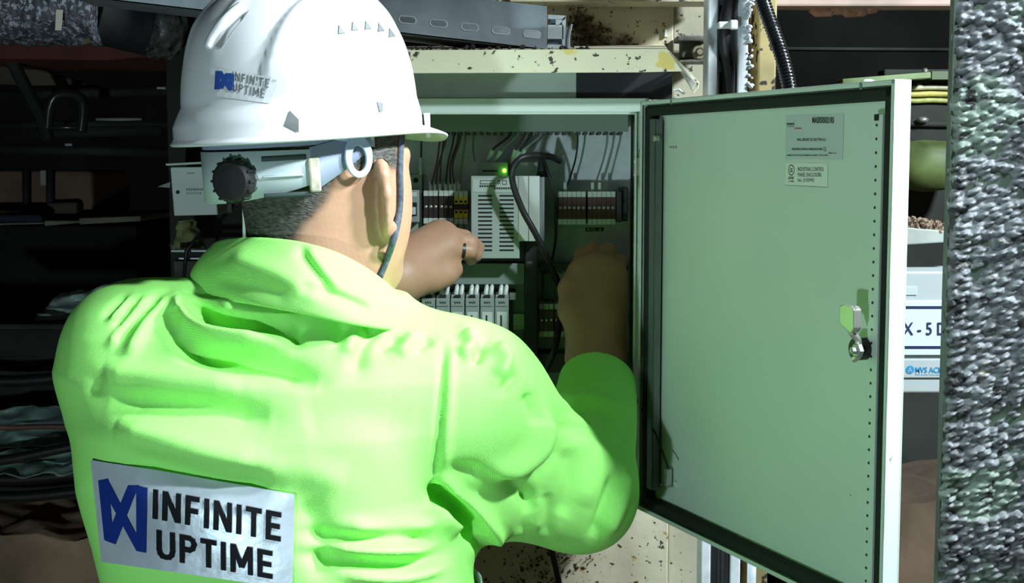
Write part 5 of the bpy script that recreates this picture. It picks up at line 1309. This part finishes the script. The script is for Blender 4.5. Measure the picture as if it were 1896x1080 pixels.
# dark wall of sheeting behind the conduit
o = MB().box((P(1425, 0, 3.2).x, 3.2, 0.0), (P(1900, 0, 3.2).x, 3.24, 2.2)).build('dark_screen', mat('near_black_sheet', (0.006, 0.0055, 0.005), 0.9, var=0.6, vscale=4, spec=0.1)); tag(o, 'near-black screen behind the cabinet door', 'screen')  # mottled near-black sheet
o = MB().tube([P(1440, 90, 3.197), P(1760, 92, 3.197)], 0.004, 8).build('thin_pipe', M_dk); tag(o, 'thin dark pipe across the near-black screen', 'pipe')

# ================================================================== left background
# lagged pipe, hose and collar
def rough_tube(name, pts, r, m, par, amp=0.006, nseg=90, ns=40, sc=30, lab=None):
    path = spline(pts, max(2, nseg // (len(pts) - 1))); vs = []; n_ = ns; M = len(path)
    for i, p in enumerate(path):
        t = (path[min(i+1, M-1)] - path[max(i-1, 0)]).normalized(); u = t.cross(Vector((0, 0, 1))).normalized(); v_ = t.cross(u)
        rr_ = r[0] + (r[1] - r[0]) * i / (M - 1)
        for k in range(n_):
            a = 2 * math.pi * k / n_; d = u * math.cos(a) + v_ * math.sin(a); q = p + d * rr_
            vs.append(p + d * (rr_ + amp * mnoise.noise(q * sc) + amp * 0.7 * mnoise.noise(q * sc * 3.1)))
    fs = [(i*n_ + k, i*n_ + (k+1) % n_, (i+1)*n_ + (k+1) % n_, (i+1)*n_ + k) for i in range(M-1) for k in range(n_)] + [list(range(n_)), [(M-1)*n_ + k for k in range(n_)][::-1]]
    return MB().add(vs, fs).build(name, m, par, smooth='auto', angle=60)
lp = thing('lagged_pipe', 'thick crusted grey pipe with pale smears at the top left corner', 'pipe', P(90, 30, 2.3))
M_lag = mat('speckled_lagging', (0.075, 0.08, 0.095), 0.75, var=0.5, vscale=30, specks=[((0.30, 0.32, 0.38), 130, 0.53), ((0.32, 0.25, 0.12), 12, 0.62), ((0.55, 0.52, 0.48), 8, 0.72)], bump=0.6, bscale=120)
rough_tube('lagging', [P(-160, 2, 2.3), P(0, 8, 2.3), P(90, 12, 2.3), P(186, 18, 2.3)], (0.066, 0.058), M_lag, lp, 0.005, 100, 48, 40)
MB().prism([P(104, 18, 2.225), P(116, 18, 2.225), P(113, 56, 2.228), P(102, 56, 2.228)], (0, 0.002, 0)).build('paint_smear', mat('cream_smear', (0.55, 0.52, 0.44), 0.7), lp)
hs = thing('rubber_hose', 'black rubber hose joined to the crusted pipe at upper left', 'hose', P(240, 50, 2.35))
rough_tube('hose_wall', [P(180, 20, 2.33), P(230, 34, 2.35), P(285, 50, 2.38)], (0.055, 0.050), M_blackm, hs, 0.002, 40, 36, 20)
rough_tube('wrapped_collar', [P(272, 46, 2.37), P(292, 52, 2.38), P(312, 60, 2.40)], (0.052, 0.046), mat('crumpled_wrap', (0.10, 0.105, 0.10), 0.35, var=0.8, vscale=60, bump=0.8, bscale=60), hs, 0.006, 30, 44, 60)
M_rust = mat('dark_red_rust', (0.13, 0.035, 0.022), 0.8, var=0.4, vscale=10); M_brn = mat('dull_brown_steel', (0.10, 0.07, 0.05), 0.8, var=0.4, vscale=8)
o = MB().prism([P(-80, 72, 2.5), P(300, 84, 2.5), P(290, 104, 2.5), P(200, 112, 2.5), P(-80, 108, 2.5)], (0, 0.3, 0)).build('rusty_girder', M_rust, bevel=0.004); tag(o, 'dark red rusty girder under the crusted pipe', 'girder')
o = MB().prism([P(-60, 90, 2.84), P(40, 118, 2.84), P(222, 173, 2.84), P(150, 172, 2.84), P(60, 160, 2.84), P(-60, 152, 2.84)], (0, 0.05, 0)).build('sloping_plate', M_brn, bevel=0.004); tag(o, 'dull brown sloping plate below the red girder', 'plate')
o = MB().tube([P(20, 110, 2.6), P(75, 215, 2.6), P(90, 260, 2.6)], 0.012, 10).build('brace_bar', M_dk); tag(o, 'dark diagonal brace at the upper left', 'brace')
vl = thing('valve_hoop', 'dark rounded metal hoop with bright glints at the left', 'hoop', P(125, 240, 2.6))
MB().tube(spline([P(88, 240, 2.6), P(92, 200, 2.6), P(104, 178, 2.6), P(130, 174, 2.6), P(150, 184, 2.6), P(154, 206, 2.6), P(150, 245, 2.6)], 6), 0.010, 12).build('hoop', mat('dark_shiny_steel', (0.06, 0.065, 0.055), 0.25, 0.6), vl, smooth=True)
MB().tube([P(70, 236, 2.6), P(160, 236, 2.6)], 0.006, 10).build('foot_bar', MATS['dark_shiny_steel'], vl, smooth=True)
rails = [(-60, 178, 330, 168, 0.010, 'highest'), (-60, 232, 330, 230, 0.008, 'second'), (60, 246, 300, 241, 0.012, 'third'), (-60, 275, 330, 283, 0.010, 'lowest')]
for (xa, ya, xb, yb, r, w_) in rails:
    o = MB().tube([P(xa, ya, 2.8), P(xb, yb, 2.8)], r, 10).build('handrail', M_dk, smooth=True); tag(o, f'{w_} of the dark horizontal rails left of the hard hat', 'rail', 'dark rails at the left')
o = MB().tube([P(178, 221, 2.8), P(220, 222, 2.8), P(262, 221, 2.8)], [0.003, 0.0045, 0.003], 8).build('pale_rod', mat('pale_green_rod', (0.35, 0.42, 0.30), 0.4), smooth=True); tag(o, 'pale green rod left of the hard hat brim', 'rod')
for (x, y, w_, lab) in ((126, 268, 7, 'small bright tag among the rails at the left'), (298, 163, 9, 'small pale rag left of the hard hat')):
    mb = MB(); fbox(mb, x - w_, y - 3, x + w_, y + 3, 2.79, 2.80); o = mb.build('metal_tag', M_galv, bevel=0.002); tag(o, lab, 'tag')
# brown drums / panels
bp = thing('brown_tank', 'brown rusty tank with a pale mark at the far left', 'tank', P(60, 400, 3.0))
mb = MB(); fbox(mb, -120, 316, 172, 402, 3.0, 3.3); mb.build('tank_wall', mat('brown_rust', (0.20, 0.115, 0.08), 0.85, var=0.45, vscale=6), bp, bevel=0.01)
for x in (48, 92):
    MB().tube([P(x, 312, 2.98), P(x, 404, 2.98)], 0.008, 8).build('stave', M_dk, bp, smooth=True)
mb = MB(); fbox(mb, 73, 315, 86, 344, 2.985, 3.0); mb.build('pale_mark', mat('pale_mark', (0.42, 0.38, 0.33), 0.7), bp, bevel=0.003)
o = MB().prism([P(86, 376, 2.95), P(142, 374, 2.95), P(142, 412, 2.95), P(86, 414, 2.95)], (0, 0.05, 0)).build('bucket', M_brn, bevel=0.006); tag(o, 'small dull brown bucket in front of the brown tank', 'bucket')
wb = thing('work_bench', 'dark steel bench with a pale top edge at the left', 'bench', P(130, 640, 2.9))
mb = MB(); fbox(mb, -120, 418, 258, 640, 2.9, 3.6); mb.build('front_panel', mat('bench_dark', (0.016, 0.015, 0.014), 0.9, spec=0.15, var=0.5, vscale=5), wb, bevel=0.006)
for (a, b, c, d) in ((-120, 412, 80, 421), (82, 409, 148, 419), (146, 404, 260, 416)):
    MB().prism([P(a, b + (3 if a < 0 else 0), 2.86), P(c, b - (4 if a > 100 else 0), 2.86), P(c, d - 6, 2.86), P(a, d, 2.86)], (0, 0.5, 0)).build('top_board', mat('bench_top', (0.20, 0.19, 0.14), 0.7, var=0.4, vscale=12), wb, bevel=0.002)
zb_ = P(130, 640, 2.9).z
mb = MB(); mb.box((P(-120, 0, 2.9).x, 2.95, 0), (P(258, 0, 2.9).x, 3.5, zb_)); mb.build('plinth', MATS['bench_dark'], wb)
mb = MB(); fbox(mb, -120, 398, 78, 412, 2.84, 2.88); o = mb.build('blue_bundle', mat('dark_blue_cloth', (0.02, 0.022, 0.045), 0.8), bevel=0.006); tag(o, 'dark blue bundle lying on the bench at far left', 'bundle')
# white wall box behind the worker's head
jb = thing('wall_box', 'small pale steel box with two lines of print left of the worker\'s neck', 'box', P(360, 400, 2.3))
M_wb = mat('pale_green_enamel', (0.78, 0.88, 0.82), 0.45)
MB().prism([P(315, 310, 2.3), P(386, 309, 2.3), P(391, 338, 2.3), P(399, 346, 2.3), P(403, 398, 2.3), P(322, 400, 2.3)], (0, 0.12, 0)).build('body', M_wb, jb, bevel=0.002)
MB().prism([P(306, 303, 2.28), P(380, 299, 2.28), P(381, 303, 2.28), P(307, 307, 2.28)], (0, 0.14, 0)).build('drip_edge', M_wb, jb, bevel=0.001)
MB().prism([P(292, 346, 2.31), P(315, 337, 2.31), P(315, 348, 2.31)], (0, 0.003, 0)).build('side_tab', mat('tab_grey', (0.28, 0.33, 0.30), 0.5), jb)
for (y, n_) in ((351, 8), (358, 7)):
    mbq = MB()
    for i in range(n_): fbox(mbq, 345 + i * 4 + (1 if y > 352 else 0), y - 2, 347.6 + i * 4, y + 2, 2.2993, 2.3)
    mbq.build('printed_row', mat('soft_grey_ink', (0.22, 0.27, 0.26), 0.6), jb)
MB().cyl(P(329, 356, 2.2985), P(329, 356, 2.301), 0.0032, 12).build('lock', M_blackm, jb)
mb = MB(); fbox(mb, 346, 320, 360, 321.5, 2.2993, 2.3); mb.build('scratch', MATS['soft_grey_ink'], jb)
pst = P(330, 540, 2.42)
mb = MB(); mb.box((pst.x - 0.012, 2.42, 0), (P(440, 0, 2.42).x, 2.5, 2.3)); mb.build('post', M_dk, jb)
o = rough_tube('mud_lump', [P(345, 408, 2.30), P(348, 430, 2.30), P(350, 466, 2.30)], (0.012, 0.026), mat('caked_mud', (0.20, 0.22, 0.09), 0.85, var=0.5, vscale=40, bump=0.6), None, 0.012, 24, 24, 40); tag(o, 'lump of caked green brown mud under the small wall box', 'mud')
for i, (y, lab) in enumerate(((465, 'upper pale rail under the small wall box'), (479, 'lower pale rail under the small wall box'))):
    mb = MB(); fbox(mb, 316 + 14 * i, y - 2, 430, y + 2, 2.22, 2.26); o = mb.build('support_rail', M_galv, bevel=0.001); tag(o, lab, 'rail', 'rails under the wall box')
o = MB().tube([P(372, 430, 2.2), P(345, 465, 2.2), P(340, 520, 2.2)], 0.003, 8).build('thin_hose', M_black, smooth=True); tag(o, 'thin black hose in front of the mud lump', 'hose')
mb = MB(); fbox(mb, 322, 484, 440, 545, 2.40, 2.42); o = mb.build('rusty_plate', mat('murky_plate', (0.07, 0.06, 0.045), 0.8, var=0.7, vscale=20)); tag(o, 'murky rusted plate below the pale rails', 'plate')
# crumpled plastic sheets
def crumple(name, quad, Y, m, lab, amp=0.012, n_=26, seed=0, dy=0.0):
    a, b, c, d = quad; vs = []
    for j in range(n_ + 1):
        for i in range(n_ + 1):
            u, v_ = i / n_, j / n_
            px = (1-u)*(1-v_)*a[0] + u*(1-v_)*b[0] + u*v_*c[0] + (1-u)*v_*d[0]; py = (1-u)*(1-v_)*a[1] + u*(1-v_)*b[1] + u*v_*c[1] + (1-u)*v_*d[1]
            p = P(px, py, Y + dy * (1 - v_)); q = p * 26 + Vector((seed, 0, 0))
            w_ = abs(mnoise.noise(q)) * 2 - 0.5 + 0.5 * mnoise.noise(q * 2.3)
            vs.append(p + Vector((0, amp * w_, amp * 0.6 * mnoise.noise(q * 1.3 + Vector((5, 5, 5))))))
    o = MB().add(vs, [(j*(n_+1) + i, (j+1)*(n_+1) + i, (j+1)*(n_+1) + i + 1, j*(n_+1) + i + 1) for j in range(n_) for i in range(n_)]).build(name, m, smooth=True)
    s_ = o.modifiers.new('s', 'SOLIDIFY'); s_.thickness = 0.0015
    tag(o, lab, 'sheet'); return o
M_film = mat('milky_film', (0.40, 0.50, 0.47), 0.22, var=0.5, vscale=14)
crumple('plastic_sheet', [(112, 546), (200, 526), (215, 590), (58, 598)], 2.25, M_film, 'crumpled milky plastic sheet behind the left shoulder', 0.02, 26, 2, 0.12)
crumple('tarpaulin', [(-90, 762), (150, 752), (170, 815), (-90, 842)], 2.2, mat('green_tarp', (0.22, 0.32, 0.28), 0.35, var=0.5, vscale=12), 'upper fold of dull green sheeting at the left edge', 0.016, 26, 9, 0.1)
crumple('tarpaulin', [(-90, 850), (150, 822), (170, 872), (-90, 886)], 2.22, MATS['green_tarp'], 'lower fold of dull green sheeting at the left edge', 0.016, 26, 4, 0.1)
o = MB().tube(spline([P(-90, 794, 2.08), P(20, 792, 2.08), P(90, 790, 2.08), P(170, 792, 2.08)], 5), 0.0042, 10).build('brown_hose', mat('brown_rubber', (0.10, 0.05, 0.03), 0.5), smooth=True); tag(o, 'thin brown hose lying over the green sheeting', 'hose')
o = MB().tube(spline([P(-90, 860, 2.12), P(10, 852, 2.12), P(80, 838, 2.12), P(170, 820, 2.12)], 5), 0.008, 10).build('black_hose', M_black, smooth=True); tag(o, 'black hose lying between the folds of green sheeting', 'hose')
sl = thing('steel_ledge', 'dark ledge carrying the plastic and green sheeting at the left', 'ledge', P(40, 600, 2.4))
mb = MB(); fbox(mb, -120, 600, 240, 612, 2.2, 2.5); mb.build('top_plate', M_dk, sl, bevel=0.004); mb = MB(); fbox(mb, -120, 612, 240, 925, 2.42, 2.5); mb.build('back_plate', mat('black_steel', (0.014, 0.014, 0.013), 0.8, var=0.5), sl)
pz = P(40, 890, 2.42).z
for xx in (-118, 226): MB().box((P(xx, 0, 2.42).x - 0.012, 2.42, 0), (P(xx, 0, 2.42).x + 0.012, 2.47, pz)).build('leg', MATS['black_steel'], sl)
for k, y in enumerate((700, 882, 915)):
    o = MB().tube(spline([P(-90, y, 2.3), P(30, y + 6, 2.3), P(170, y - 8, 2.3)], 6), 0.010, 10).build('dark_hose', M_black, smooth=True); tag(o, f'{["highest", "middle", "lowest"][k]} of the three slack black hoses below the plastic sheet', 'hose', 'slack hoses at the left')
